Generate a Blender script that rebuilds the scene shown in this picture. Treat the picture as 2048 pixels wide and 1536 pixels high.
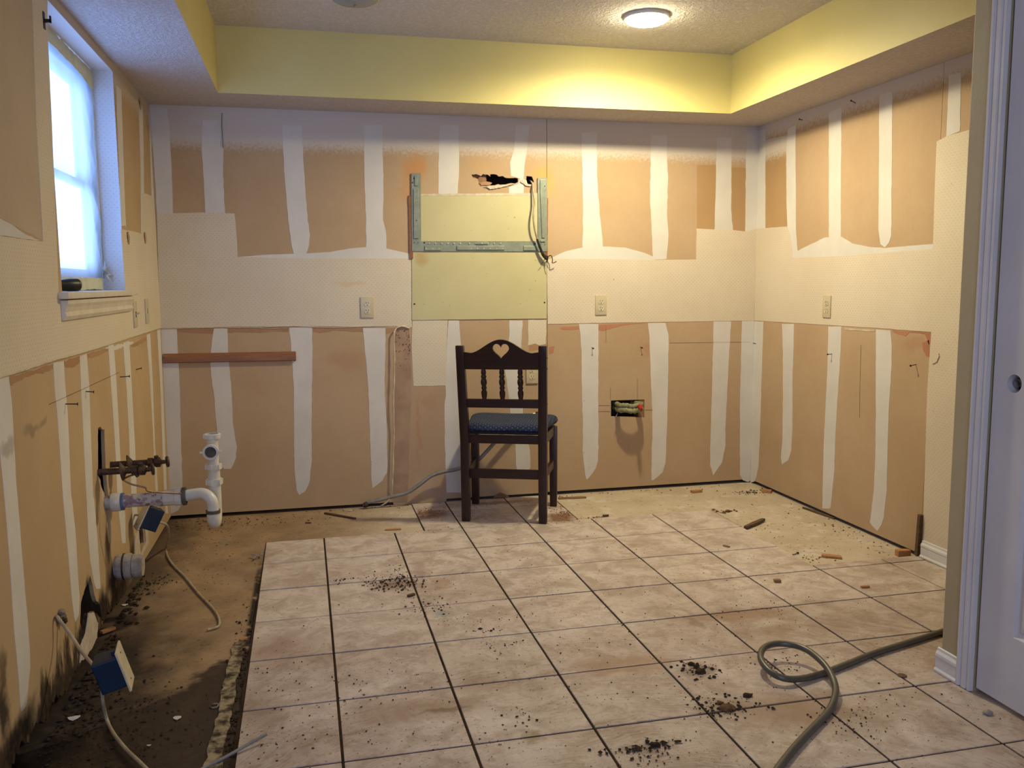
import bpy, bmesh, math, random
from mathutils import Vector, Matrix, noise
from mathutils.geometry import tessellate_polygon
for _o in list(bpy.data.objects):
    bpy.data.objects.remove(_o)
C = bpy.context.scene
COL = C.collection
PI = math.pi
# ------------------------------------------------------------------ camera (2048 x 1536 photograph)
F, YAW, PITCH, ROLL, EYE = 1732.0, 0.23006, 0.11519, 0.0072, Vector((0, 0, 1.22))
_f = Vector((math.sin(YAW) * math.cos(PITCH), math.cos(YAW) * math.cos(PITCH), -math.sin(PITCH)))
_r = Vector((math.cos(YAW), -math.sin(YAW), 0))
_d = _f.cross(_r)
RIGHT = _r * math.cos(ROLL) + _d * math.sin(ROLL)
DOWN = _d * math.cos(ROLL) - _r * math.sin(ROLL)
cam_data = bpy.data.cameras.new('camera')
cam_data.sensor_width = 36.0
cam_data.lens = F / 2048 * 36
cam_data.clip_start = 0.05
cam = bpy.data.objects.new('camera', cam_data)
COL.objects.link(cam)
cam.matrix_world = Matrix(((RIGHT.x, -DOWN.x, -_f.x, EYE.x), (RIGHT.y, -DOWN.y, -_f.y, EYE.y), (RIGHT.z, -DOWN.z, -_f.z, EYE.z), (0, 0, 0, 1)))
C.camera = cam
# ------------------------------------------------------------------ world, lights, exposure
C.view_settings.view_transform = 'Standard'
C.view_settings.look = 'None'
C.view_settings.gamma = 1
C.view_settings.exposure = 0.65
C.view_settings.use_curve_mapping = False
LAMP_STRENGTH, LAMP_POWER, LAMP_COLOR = 76.0, 62.0, (1.0, 0.86, 0.56)
WINDOW_STRENGTH, WINDOW_COLOR = 3.3, (0.29, 0.47, 1.0)
world = bpy.data.worlds.new('world')
C.world = world
world.use_nodes = True
world.node_tree.nodes['Background'].inputs[0].default_value = (0.45, 0.6, 1.0, 1)
world.node_tree.nodes['Background'].inputs[1].default_value = 0.3


def area(name, loc, rot, sx, sy, power, color):
    l = bpy.data.lights.new(name, 'AREA')
    l.shape = 'RECTANGLE'
    l.size, l.size_y = sx, sy
    l.energy, l.color = power, color
    o = bpy.data.objects.new(name, l)
    COL.objects.link(o)
    o.location, o.rotation_euler = loc, rot
    return o


# bluish fill added behind the camera, standing in for daylight from an unseen room
area('fill_rear_blue', (-0.1, -1.1, 1.35), (math.radians(90), 0, 0), 1.2, 1.8, 26.0, (0.38, 0.53, 1.0))
# warm fill added behind the camera to brighten walls and floor; no fixture modelled
area('fill_rear_warm', (0.45, -0.1, 2.41), (math.radians(18), 0, 0), 0.9, 0.5, 9.0, (1.0, 0.80, 0.50))
# room dimensions
LX, RX, D, ZC, ZS = -0.742, 2.624, 4.771, 2.434, 2.127     # left wall, right wall, back wall, ceiling, soffit underside
SL, SR, SB = -0.381, 2.264, 4.427                            # soffit faces
YR = -1.2                                                    # rear wall
PX = 1.895                                                   # face of the closet wall at the right


# ------------------------------------------------------------------ points of the photograph on planes of the room
def ray(u, v):
    return RIGHT * ((u - 1024) / F) + DOWN * ((v - 768) / F) + _f


def on(ax, val, u, v):
    d = ray(u, v)
    return EYE + d * ((val - EYE[ax]) / d[ax])


def fl(u, v, z=0.0):
    return on(2, z, u, v)


def bk(u, v, off=0.0):
    return on(1, D - off, u, v)


def lf(u, v, off=0.0):
    return on(0, LX + off, u, v)


def rt(u, v, off=0.0):
    return on(0, RX - off, u, v)


# ------------------------------------------------------------------ mesh helpers
class MB:
    def __init__(s):
        s.v, s.f, s.mi, s.m = [], [], [], 0

    def add(s, verts, faces):
        n = len(s.v)
        s.v += [Vector(p) for p in verts]
        s.f += [tuple(i + n for i in f) for f in faces]
        s.mi += [s.m] * len(faces)
        return s

    def box(s, c, d, M=None):
        x, y, z = d[0] / 2, d[1] / 2, d[2] / 2
        vs = [Vector((sx * x, sy * y, sz * z)) for sx in (-1, 1) for sy in (-1, 1) for sz in (-1, 1)]
        if M is not None:
            vs = [M @ p for p in vs]
        return s.add([p + Vector(c) for p in vs], [(0, 1, 3, 2), (4, 6, 7, 5), (0, 4, 5, 1), (2, 3, 7, 6), (0, 2, 6, 4), (1, 5, 7, 3)])

    def box2(s, a, b):
        return s.box([(a[i] + b[i]) / 2 for i in range(3)], [abs(b[i] - a[i]) for i in range(3)])

    def bar(s, a, b, w, h, up=(0, 0, 1)):
        a, b = Vector(a), Vector(b)
        t = (b - a).normalized()
        u = Vector(up)
        sd = t.cross(u).normalized()
        u = sd.cross(t)
        M = Matrix((sd, t, u)).transposed()
        return s.box((a + b) / 2, (w, (b - a).length, h), M)

    def tube(s, pts, r, n=10, cap=True):
        pts = [Vector(p) for p in pts]
        rs = r if isinstance(r, (list, tuple)) else [r] * len(pts)
        ts = []
        for i in range(len(pts)):
            t = pts[min(i + 1, len(pts) - 1)] - pts[max(i - 1, 0)]
            ts.append(t.normalized())
        a = ts[0].orthogonal().normalized()
        vs = []
        for i, p in enumerate(pts):
            a = (a - ts[i] * a.dot(ts[i])).normalized()
            b = ts[i].cross(a)
            for k in range(n):
                g = 2 * PI * k / n
                vs.append(p + (a * math.cos(g) + b * math.sin(g)) * rs[i])
        fs = []
        for i in range(len(pts) - 1):
            for k in range(n):
                fs.append((i * n + k, i * n + (k + 1) % n, (i + 1) * n + (k + 1) % n, (i + 1) * n + k))
        if cap:
            fs.append(tuple(range(n - 1, -1, -1)))
            fs.append(tuple((len(pts) - 1) * n + k for k in range(n)))
        return s.add(vs, fs)

    def lathe(s, prof, c=(0, 0, 0), axis=(0, 0, 1), n=24):
        ax = Vector(axis).normalized()
        a = ax.orthogonal().normalized()
        b = ax.cross(a)
        vs = []
        for (r, h) in prof:
            for k in range(n):
                g = 2 * PI * k / n
                vs.append(Vector(c) + ax * h + (a * math.cos(g) + b * math.sin(g)) * max(r, 1e-5))
        fs = [(i * n + k, i * n + (k + 1) % n, (i + 1) * n + (k + 1) % n, (i + 1) * n + k) for i in range(len(prof) - 1) for k in range(n)]
        return s.add(vs, fs)

    def prism(s, loops, mp, h0, h1):
        """loops: outer outline and holes as 2D points; mp(a, b, h) maps them to the room"""
        flat = [p for l in loops for p in l]
        tris = tessellate_polygon([[Vector((p[0], p[1], 0)) for p in l] for l in loops])
        n = len(flat)
        vs = [mp(p[0], p[1], h0) for p in flat] + [mp(p[0], p[1], h1) for p in flat]
        fs = [tuple(t) for t in tris] + [tuple(i + n for i in reversed(t)) for t in tris]
        k = 0
        for l in loops:
            m = len(l)
            fs += [(k + i, k + (i + 1) % m, k + (i + 1) % m + n, k + i + n) for i in range(m)]
            k += m
        return s.add(vs, fs)

    def mesh(s, name, mats, smooth=None, bevel=None):
        me = bpy.data.meshes.new(name)
        bm = bmesh.new()
        bv = [bm.verts.new(p) for p in s.v]
        for f, mi in zip(s.f, s.mi):
            try:
                q = bm.faces.new([bv[i] for i in f])
                q.material_index = mi
            except ValueError:
                pass
        bmesh.ops.recalc_face_normals(bm, faces=bm.faces)
        if bevel:
            es = [e for e in bm.edges if e.is_manifold and e.calc_face_angle(0) > 0.6]
            bmesh.ops.bevel(bm, geom=es, offset=bevel, segments=2, affect='EDGES', profile=0.6, clamp_overlap=True)
        bm.to_mesh(me)
        bm.free()
        for m in (mats if isinstance(mats, (list, tuple)) else [mats]):
            me.materials.append(m)
        if smooth:
            for p in me.polygons:
                p.use_smooth = True
            me.set_sharp_from_angle(angle=math.radians(smooth))
        return me

    def build(s, name, mats, parent=None, smooth=None, bevel=None):
        o = bpy.data.objects.new(name, s.mesh(name, mats, smooth, bevel))
        COL.objects.link(o)
        if parent is not None:
            o.parent = parent
        return o


def tag(o, label=None, cat=None, group=None, kind=None):
    if label: o['label'] = label
    if cat: o['category'] = cat
    if group: o['group'] = group
    if kind: o['kind'] = kind
    return o


def thing(name, label, cat, loc=(0, 0, 0), rz=0.0, group=None):
    o = bpy.data.objects.new(name, None)
    COL.objects.link(o)
    o.empty_display_size = 0.05
    o.location = loc
    o.rotation_euler = (0, 0, rz)
    return tag(o, label, cat, group)


def dup(root, label):
    r = root.copy(); COL.objects.link(r)
    r['label'] = label
    for ch in list(root.children):
        c = ch.copy(); COL.objects.link(c); c.parent = r
        for g in list(ch.children):
            e = g.copy(); COL.objects.link(e); e.parent = c
    return r


def spline(pts, n=8):
    pts = [Vector(p) for p in pts]
    P = [pts[0] * 2 - pts[1]] + pts + [pts[-1] * 2 - pts[-2]]
    out = []
    for i in range(1, len(P) - 2):
        a, b, c, d = P[i - 1:i + 3]
        for k in range(n):
            t = k / n
            out.append(0.5 * ((2 * b) + (c - a) * t + (2 * a - 5 * b + 4 * c - d) * t * t + (3 * b - a - 3 * c + d) * t ** 3))
    out.append(pts[-1])
    return out


def rough(pts, step, amp, seed=0):
    """a torn or trowelled edge: the outline resampled with irregular offsets"""
    rnd = random.Random(seed)
    out = []
    n = len(pts)
    for i in range(n):
        a, b = Vector((pts[i][0], pts[i][1])), Vector((pts[(i + 1) % n][0], pts[(i + 1) % n][1]))
        L = (b - a).length
        k = max(1, int(L / step))
        nr = Vector((-(b - a).y, (b - a).x)).normalized() if L > 1e-6 else Vector((0, 0))
        for j in range(k):
            p = a + (b - a) * (j / k)
            if j:
                q = noise.noise(Vector((p.x * 28 + seed, p.y * 28, seed * 1.7))) * 1.3 + rnd.uniform(-.5, .5)
                p = p + nr * q * amp
            out.append((p.x, p.y))
    return out


MAPS = {'B': lambda a, b, h: Vector((a, D - h, b)), 'L': lambda a, b, h: Vector((LX + h, a, b)), 'R': lambda a, b, h: Vector((RX - h, a, b))}
PTS = {'B': lambda u, v: (lambda p: (p.x, p.z))(bk(u, v)), 'L': lambda u, v: (lambda p: (p.y, p.z))(lf(u, v)), 'R': lambda u, v: (lambda p: (p.y, p.z))(rt(u, v))}


def px(s):
    n = [float(t) for t in s.replace(',', ' ').split()]
    return [(n[i], n[i + 1]) for i in range(0, len(n), 2)]


_sheet_seed = [1]


def sheet(wall, name, outline, mat, parent, h0=0.0, h1=0.001, step=0.02, amp=0.0015, holes=(), clip=None):
    _sheet_seed[0] += 1
    P = [PTS[wall](u, v) for u, v in (px(outline) if isinstance(outline, str) else outline)]
    if clip:
        P = [clip(*p) for p in P]
    if amp:
        P = rough(P, step, amp, _sheet_seed[0])
    return MB().prism([P] + list(holes), MAPS[wall], h0, h1).build(name, mat, parent)


# ------------------------------------------------------------------ material helpers
class NT:
    def __init__(s, name):
        s.m = bpy.data.materials.new(name)
        s.m.use_nodes = True
        s.t = s.m.node_tree
        s.b = s.t.nodes['Principled BSDF']
        s.out = s.t.nodes['Material Output']
        s._p = None

    def n(s, typ, **kw):
        nd = s.t.nodes.new(typ)
        for k, v in kw.items():
            setattr(nd, k, v)
        return nd

    def link(s, a, b):
        s.t.links.new(a, b)

    def put(s, sock, val):
        if hasattr(val, 'is_linked') or isinstance(val, bpy.types.NodeSocket):
            s.link(val, sock)
        elif isinstance(val, (tuple, list)):
            sock.default_value = tuple(val) + ((1,) if len(val) == 3 and sock.type == 'RGBA' else ())
        else:
            sock.default_value = val

    def pos(s):
        if s._p is None:
            s._p = s.n('ShaderNodeNewGeometry').outputs['Position']
        return s._p

    def obj(s):
        return s.n('ShaderNodeTexCoord').outputs['Object']

    def math(s, op, a, b=0.0, c=0.0, clamp=False):
        nd = s.n('ShaderNodeMath', operation=op, use_clamp=clamp)
        s.put(nd.inputs[0], a); s.put(nd.inputs[1], b); s.put(nd.inputs[2], c)
        return nd.outputs[0]

    def vmath(s, op, a, b=(0, 0, 0)):
        nd = s.n('ShaderNodeVectorMath', operation=op)
        s.put(nd.inputs[0], a); s.put(nd.inputs[1], b)
        return nd.outputs['Value'] if op in ('LENGTH', 'DISTANCE', 'DOT_PRODUCT') else nd.outputs[0]

    def scaled(s, v, sc):
        return s.vmath('MULTIPLY', v, sc if isinstance(sc, tuple) else (sc, sc, sc))

    def noise(s, v, scale, detail=4.0, rgh=0.55, dist=0.0, color=False):
        nd = s.n('ShaderNodeTexNoise')
        s.put(nd.inputs['Vector'], v)
        nd.inputs['Scale'].default_value = scale
        nd.inputs['Detail'].default_value = detail
        nd.inputs['Roughness'].default_value = rgh
        nd.inputs['Distortion'].default_value = dist
        return nd.outputs[1 if color else 0]

    def step(s, v, lo, hi, smooth=True):
        nd = s.n('ShaderNodeMapRange')
        nd.interpolation_type = 'SMOOTHSTEP' if smooth else 'LINEAR'
        s.put(nd.inputs[0], v)
        s.put(nd.inputs[1], lo); s.put(nd.inputs[2], hi)
        return nd.outputs[0]

    def mix(s, f, a, b):
        nd = s.n('ShaderNodeMix', data_type='RGBA')
        s.put(nd.inputs[0], f); s.put(nd.inputs[6], a); s.put(nd.inputs[7], b)
        return nd.outputs[2]

    def sep(s, v):
        nd = s.n('ShaderNodeSeparateXYZ')
        s.put(nd.inputs[0], v)
        return nd.outputs

    def comb(s, x, y, z):
        nd = s.n('ShaderNodeCombineXYZ')
        s.put(nd.inputs[0], x); s.put(nd.inputs[1], y); s.put(nd.inputs[2], z)
        return nd.outputs[0]

    def bump(s, h, strength, dist=0.002):
        nd = s.n('ShaderNodeBump')
        nd.inputs['Strength'].default_value = strength
        nd.inputs['Distance'].default_value = dist
        s.put(nd.inputs['Height'], h)
        s.link(nd.outputs[0], s.b.inputs['Normal'])

    def warp(s, scale, amp):
        nz = s.vmath('SUBTRACT', s.noise(s.pos(), scale, 4, 0.6, color=True), (0.5, 0.5, 0.5))
        return s.vmath('ADD', s.pos(), s.scaled(nz, amp))

    def blobs(s, col, lst, wscale=9.0, wamp=0.12):
        """stains: each has a centre, radii, colour and strength"""
        if not lst:
            return col
        w = s.warp(wscale, wamp)
        for c, r, cc, st in lst:
            r = r if isinstance(r, (tuple, list)) else (r, r, r)
            d = s.vmath('LENGTH', s.vmath('DIVIDE', s.vmath('SUBTRACT', w, tuple(c)), tuple(r)))
            col = s.mix(s.math('MULTIPLY', s.step(d, 1.0, 0.25), st), col, cc)
        return col

    def done(s, col=None, rgh=0.6, metal=0.0, spec=0.5):
        if col is not None:
            s.put(s.b.inputs['Base Color'], col)
        s.put(s.b.inputs['Roughness'], rgh)
        s.b.inputs['Metallic'].default_value = metal
        s.b.inputs['Specular IOR Level'].default_value = spec
        return s.m


def plain(name, a, b=None, scale=20.0, rgh=0.55, metal=0.0, spec=0.4, bump=0.0, bscale=None, local=False):
    t = NT(name)
    v = t.obj() if local else t.pos()
    nz = t.noise(v, scale, 5, 0.6)
    b = b or tuple(min(1, c * 0.8) for c in a)
    col = t.mix(t.step(nz, 0.35, 0.65), a, b)
    if bump:
        t.bump(t.noise(v, bscale or scale * 3, 4), bump)
    return t.done(col, rgh, metal, spec)


BROWN, BLACK = (0.07, 0.035, 0.018), (0.012, 0.009, 0.007)
KRAFT, KRAFT2 = (0.49, 0.355, 0.215), (0.44, 0.31, 0.18)
WHITE = (0.66, 0.63, 0.57)


def mold_band(t, col):
    """black mould creeping up from the floor along the sink side of the wall"""
    P = t.pos()
    x, y, z = t.sep(P)[:3]
    n1 = t.math('SUBTRACT', t.noise(t.scaled(P, (1, 1, 0.35)), 11, 5, 0.65), 0.5)
    h = t.math('ADD', t.math('MULTIPLY', n1, 0.40), 0.115)
    f = t.step(t.math('SUBTRACT', z, h), 0.035, -0.03)
    f = t.math('MULTIPLY', f, t.step(y, 3.95, 3.55))
    return t.mix(t.math('MULTIPLY', f, 0.94), col, t.mix(t.step(t.noise(P, 40, 4), 0.4, 0.7), (0.014, 0.010, 0.007), (0.06, 0.035, 0.02)))


def kraft(name, lst=(), specks=0.0, a=KRAFT, b=KRAFT2, spray=0.85, z0=1.90, rot=False):
    t = NT(name)
    P = t.pos()
    col = t.mix(t.step(t.noise(P, 2.2, 5, 0.6), 0.3, 0.7), a, b)
    fib = t.noise(t.scaled(P, (60, 60, 9)), 4.0, 3)
    col = t.mix(t.math('MULTIPLY', t.step(fib, 0.45, 0.75), 0.18), col, (0.36, 0.225, 0.13))
    if spray:   # paint and texture overspray along the top of the wall
        z = t.sep(P)[2]
        sp = t.noise(P, 70, 3, 0.7)
        big = t.noise(P, 2.6, 3, 0.6)
        f = t.math('ADD', t.math('MULTIPLY', t.step(z, z0 - .2, z0 + .12), 0.50), t.math('MULTIPLY', t.math('SUBTRACT', big, 0.5), 0.25))
        f = t.step(t.math('ADD', f, t.math('MULTIPLY', t.math('SUBTRACT', sp, 0.5), 0.9)), 0.42, 0.62)
        f = t.math('MAXIMUM', f, t.step(t.math('ADD', z, t.math('MULTIPLY', t.math('SUBTRACT', sp, 0.5), 0.12)), z0, z0 + 0.07))
        f = t.math('MULTIPLY', f, t.step(z, z0 - .2, z0 - .1))
        col = t.mix(t.math('MULTIPLY', f, spray), col, (0.62, 0.575, 0.50))
    if specks:
        vz = t.noise(P, 110, 2, 0.5)
        col = t.mix(t.math('MULTIPLY', t.step(vz, 0.74, 0.78), specks), col, (0.10, 0.06, 0.035))
    col = t.blobs(col, lst)
    if rot:
        col = mold_band(t, col)
    t.bump(t.noise(P, 180, 3), 0.25, 0.001)
    return t.done(col, 0.9, 0, 0.2)


def dotted(name, base, base2, dot, pitch=0.0112, r=0.18, lst=(), dots2=None):
    t = NT(name)
    P = t.pos()
    x, y, z = t.sep(P)[:3]
    u = t.math('DIVIDE', t.math('ADD', x, y), pitch)
    v = t.math('DIVIDE', z, pitch)
    a = t.math('ADD', u, v)
    b = t.math('SUBTRACT', u, v)
    half = lambda q: t.math('SUBTRACT', t.math('FRACT', t.math('MULTIPLY', q, 0.5)), 0.5)
    d = t.vmath('LENGTH', t.comb(half(a), half(b), 0.0))
    f = t.math('MULTIPLY', t.step(d, r, r * 0.55), 0.5)
    col = t.mix(t.step(t.noise(P, 3.0, 5, 0.6), 0.3, 0.72), base, base2)
    col = t.mix(f, col, dot)
    sp = t.noise(P, 60, 2, 0.5)
    col = t.mix(t.math('MULTIPLY', t.step(sp, 0.765, 0.79), 0.7), col, (0.14, 0.07, 0.03))
    col = t.blobs(col, lst)
    t.bump(t.math('ADD', t.noise(P, 240, 2), t.math('MULTIPLY', d, 0.4)), 0.25, 0.0008)
    return t.done(col, 0.7, 0, 0.3)


def wood(name, a, b, axis=0, rgh=0.4, scale=1.0, spec=0.5):
    t = NT(name)
    sc = [26.0 * scale] * 3
    sc[axis] = 2.2 * scale
    v = t.scaled(t.obj(), tuple(sc))
    nz = t.noise(v, 1.6, 6, 0.6, 0.8)
    fine = t.noise(t.scaled(v, 5.0), 2.0, 3)
    col = t.mix(t.step(nz, 0.3, 0.7), a, b)
    col = t.mix(t.math('MULTIPLY', t.step(fine, 0.5, 0.7), 0.35), col, tuple(c * 0.55 for c in b))
    t.bump(nz, 0.15, 0.001)
    return t.done(col, rgh, 0, spec)


def compound(name, lst=(), specks=0.0, rot=False):
    t = NT(name)
    P = t.pos()
    col = t.mix(t.step(t.noise(P, 4, 5, 0.6), 0.3, 0.7), (0.66, 0.635, 0.575), (0.60, 0.575, 0.51))
    if specks:
        col = t.mix(t.math('MULTIPLY', t.step(t.noise(P, 75, 2, 0.5), 0.74, 0.77), specks), col, (0.12, 0.07, 0.04))
    col = t.blobs(col, lst)
    if rot:
        col = mold_band(t, col)
    t.bump(t.noise(P, 60, 4), 0.2, 0.001)
    return t.done(col, 0.75, 0, 0.3)


# points used by stains
mold = []
for u, v, ry, rz, st in ((40, 1470, .22, .085, 1), (100, 1430, .14, .07, .95), (10, 1420, .05, .10, .9), (5, 1350, .04, .08, .7), (150, 1370, .10, .05, .9), (178, 1190, .06, .075, .95), (168, 1262, .07, .06, .95), (205, 1210, .10, .08, .95),
                         (225, 1160, .12, .09, .95), (245, 1165, .14, .075, 1), (268, 1105, .12, .06, .75), (215, 1085, .05, .10, .8), (212, 1005, .03, .10, .5), (282, 1075, .10, .06, .6), (75, 1500, .3, .07, 1), (190, 1300, .08, .06, .9)):
    p = lf(u, v)
    mold.append((p, (0.2, ry, rz), BLACK if st > .85 else (0.05, 0.03, 0.018), st))
smear = [(lf(60, 855), (0.2, .10, .02), (0.22, 0.17, 0.11), .6), (lf(85, 845), (0.2, .07, .015), (0.2, 0.16, 0.11), .5), (lf(15, 895), (.2, .08, .03), (0.22, .18, .12), .5)]
rust = [(bk(833, 335), (.10, .2, .10), (0.55, 0.24, 0.06), .6), (bk(815, 365), (.07, .2, .13), (0.55, 0.27, 0.09), .5), (bk(1085, 350), (.10, .2, .07), (0.62, 0.34, 0.09), .6), (bk(1102, 372), (.06, .2, .10), (0.62, 0.36, 0.12), .55),
        (bk(960, 330), (.12, .2, .05), (0.55, 0.33, 0.12), .3)]
M = {}
M['drywall_back'] = kraft('drywall_kraft_back', rust + [(bk(370, 640), (.3, .2, .35), (0.34, 0.20, 0.105), .3), (bk(690, 720), (.14, .2, .06), (0.42, 0.22, 0.13), .4), (bk(1300, 700), (.08, .2, .06), (0.42, 0.2, 0.1), .4)], 0.35)
M['drywall_left'] = kraft('drywall_kraft_left', smear + mold, 0.3, (0.50, 0.365, 0.205), (0.45, 0.32, 0.175), spray=0.5, z0=2.0, rot=True)
M['drywall_right'] = kraft('drywall_kraft_right', [(rt(1830, 690), (.2, .12, .05), (0.42, 0.2, 0.13), .45)], 0.15, spray=0.85, z0=2.02)
M['kraft_dark'] = kraft('kraft_unfaded', (), 0.0, (0.44, 0.285, 0.135), (0.40, 0.255, 0.12))
M['torn'] = kraft('torn_paper_brown', (), 0.3, (0.36, 0.20, 0.105), (0.44, 0.27, 0.15), False)
M['torn_red'] = kraft('torn_paper_red_brown', (), 0.0, (0.38, 0.15, 0.08), (0.45, 0.22, 0.13), False)
M['stained'] = kraft('stained_paper', [(bk(838, 860), (.02, .2, .3), (0.42, 0.25, 0.15), .7), (bk(860, 800), (.06, .2, .05), (0.40, .26, .16), .6), (bk(850, 970), (.1, .2, .1), (.5, .4, .27), .5)], 0.25, (0.47, 0.335, 0.215), (0.43, 0.30, 0.19), False)
M['greasy'] = None
t = NT('greasy_strip')
P = t.pos()
zf = t.step(t.sep(P)[2], 0.62, 0.98)
col = t.mix(t.step(t.noise(P, 9, 4), 0.35, 0.65), (0.40, 0.27, 0.17), (0.33, 0.215, 0.135))
sp = t.noise(t.scaled(P, (1, 1, 0.7)), 150, 2, 0.5)
thr = t.math('SUBTRACT', 0.74, t.math('MULTIPLY', zf, 0.15))
col = t.mix(t.step(t.math('SUBTRACT', sp, thr), 0.0, 0.03), col, (0.05, 0.022, 0.012))
M['greasy'] = t.done(col, 0.6, 0, 0.4)
M['compound'] = compound('joint_compound')
M['compound_left'] = compound('joint_compound_left', smear + mold, 0, True)
M['compound_specked'] = compound('joint_compound_specked', (), 0.8)
WP = ((0.66, 0.585, 0.445), (0.62, 0.54, 0.40), (0.40, 0.29, 0.19))
M['wallpaper'] = dotted('wallpaper_dotted', *WP, lst=[(bk(700, 565), (.12, .2, .02), (0.62, 0.43, 0.22), .5)])
M['wallpaper_reveal'] = dotted('wallpaper_reveal', (0.66, 0.64, 0.60), (0.62, 0.60, 0.57), (0.36, 0.36, 0.38))
M['yellow'] = plain('yellow_paint', (0.70, 0.62, 0.25), (0.67, 0.59, 0.23), 3, 0.55, 0, 0.4, 0.25, 90)
M['olive'] = plain('cream_wall_paint', (0.42, 0.36, 0.215), (0.39, 0.33, 0.20), 3, 0.6, 0, 0.35, 0.25, 110)


def popcorn(name, a, b, st=0.9):
    t = NT(name)
    P = t.pos()
    h = t.noise(P, 75, 3, 0.6)
    col = t.mix(t.step(h, 0.35, 0.65), b, a)
    t.bump(t.step(h, 0.35, 0.65), st, 0.006)
    return t.done(col, 0.85, 0, 0.2)


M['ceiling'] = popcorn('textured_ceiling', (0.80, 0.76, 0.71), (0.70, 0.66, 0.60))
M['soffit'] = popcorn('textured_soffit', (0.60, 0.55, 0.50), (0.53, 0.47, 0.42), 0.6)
M['white_trim'] = plain('white_trim_paint', (0.66, 0.66, 0.66), (0.60, 0.60, 0.60), 14, 0.4, 0, 0.5, 0.08)
M['door_white'] = plain('door_white_paint', (0.58, 0.58, 0.60), (0.54, 0.54, 0.56), 4, 0.5, 0, 0.4, 0.15, 160)
M['sill'] = plain('sill_paint', (0.66, 0.60, 0.47), (0.6, 0.54, 0.42), 20, 0.5, 0, 0.4)
M['vinyl'] = plain('vinyl_frame', (0.68, 0.68, 0.66), None, 10, 0.4)
M['cavity'] = plain('wall_cavity', (0.035, 0.02, 0.013), (0.02, 0.012, 0.008), 10, 0.95)
M['stud'] = wood('stud_wood', (0.30, 0.17, 0.08), (0.22, 0.12, 0.055), 2, 0.8)
M['pale_board'] = kraft('faded_board', (), 0.2, (0.52, 0.43, 0.31), (0.47, 0.385, 0.27), 0)
M['gypsum'] = plain('gypsum_core', (0.62, 0.55, 0.44), (0.5, 0.42, 0.32), 40, 0.95, 0, 0.1, 0.6, 90)
M['panel'] = plain('yellowed_panel', (0.56, 0.515, 0.275), (0.53, 0.48, 0.25), 5, 0.45, 0, 0.4, 0.12, 200)
t = NT('yellowed_panel_speckled')
P = t.pos()
col = t.mix(t.step(t.noise(P, 4, 4), 0.3, 0.7), (0.54, 0.50, 0.275), (0.50, 0.46, 0.245))
col = t.mix(t.math('MULTIPLY', t.step(t.noise(P, 70, 2, 0.5), 0.735, 0.76), .75), col, (0.17, 0.10, 0.03))
col = t.blobs(col, [(bk(842, 518), (.06, .2, .06), (0.42, 0.27, 0.08), .6), (bk(840, 490), (.05, .2, .05), (0.45, 0.30, 0.1), .5)])
M['panel'] = t.done(col, 0.45, 0, 0.4)
M['metal'] = plain('galvanised_steel', (0.27, 0.305, 0.235), (0.22, 0.25, 0.20), 30, 0.45, 0.35, 0.5)
M['dark_hole'] = plain('dark_hole', (0.012, 0.01, 0.008), None, 10, 0.9)
M['bright_hole'] = plain('bare_hole_rim', (0.7, 0.66, 0.4), None, 10, 0.4)
M['ivory'] = plain('ivory_plastic', (0.55, 0.48, 0.31), (0.52, 0.45, 0.29), 20, 0.35, 0, 0.5)
M['ivory_light'] = plain('ivory_receptacle', (0.63, 0.57, 0.40), None, 20, 0.35, 0, 0.5)
M['reddish_trim'] = wood('oak_trim_wood', (0.29, 0.118, 0.036), (0.20, 0.078, 0.024), 0, 0.45)
M['chair_wood'] = wood('dark_stained_wood', (0.034, 0.0115, 0.007), (0.017, 0.0065, 0.0045), 2, 0.34, 0.8, 0.4)
M['chair_wood_x'] = wood('dark_stained_wood_cross', (0.040, 0.0135, 0.007), (0.020, 0.0072, 0.0045), 0, 0.34, 0.8, 0.4)
M['scrap'] = wood('scrap_wood', (0.30, 0.18, 0.09), (0.20, 0.11, 0.05), 0, 0.8)
M['scrap_dark'] = wood('scrap_wood_dark', (0.13, 0.075, 0.035), (0.08, 0.045, 0.02), 0, 0.8)
M['scrap_orange'] = wood('scrap_wood_fresh', (0.46, 0.23, 0.085), (0.36, 0.17, 0.06), 0, 0.8)
M['pvc'] = plain('white_pvc', (0.66, 0.64, 0.55), (0.60, 0.57, 0.47), 18, 0.35, 0, 0.5)
t = NT('primed_pvc')
P = t.pos()
col = t.mix(t.step(t.noise(P, 17, 4, 0.65), 0.49, 0.56), (0.52, 0.47, 0.41), (0.27, 0.19, 0.20))
col = t.mix(t.step(t.noise(P, 45, 4, 0.6), 0.56, 0.62), col, (0.22, 0.15, 0.12))
M['pvc_primer'] = t.done(col, 0.45, 0, 0.4)
M['pvc_grey'] = plain('dusty_pvc', (0.42, 0.38, 0.31), (0.28, 0.24, 0.19), 35, 0.7)
M['rubber'] = plain('black_rubber', (0.10, 0.085, 0.06), (0.06, 0.05, 0.035), 30, 0.6)
M['blue_tape'] = plain('blue_primer', (0.10, 0.16, 0.30), None, 20, 0.5)
M['corroded'] = plain('corroded_brass', (0.10, 0.06, 0.035), (0.045, 0.03, 0.02), 60, 0.55, 0.5, 0.4, 0.4, 150)
M['brass'] = plain('brass', (0.55, 0.45, 0.22), None, 30, 0.35, 0.9)
M['copper'] = plain('copper_tube', (0.38, 0.22, 0.12), (0.25, 0.16, 0.10), 30, 0.45, 0.6)
M['gas_hose'] = plain('grey_coated_hose', (0.26, 0.24, 0.21), (0.20, 0.185, 0.16), 30, 0.4, 0.15, 0.5)
M['air_hose'] = plain('grey_rubber_hose', (0.085, 0.080, 0.062), (0.066, 0.062, 0.048), 12, 0.36, 0.0, 0.6)
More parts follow.
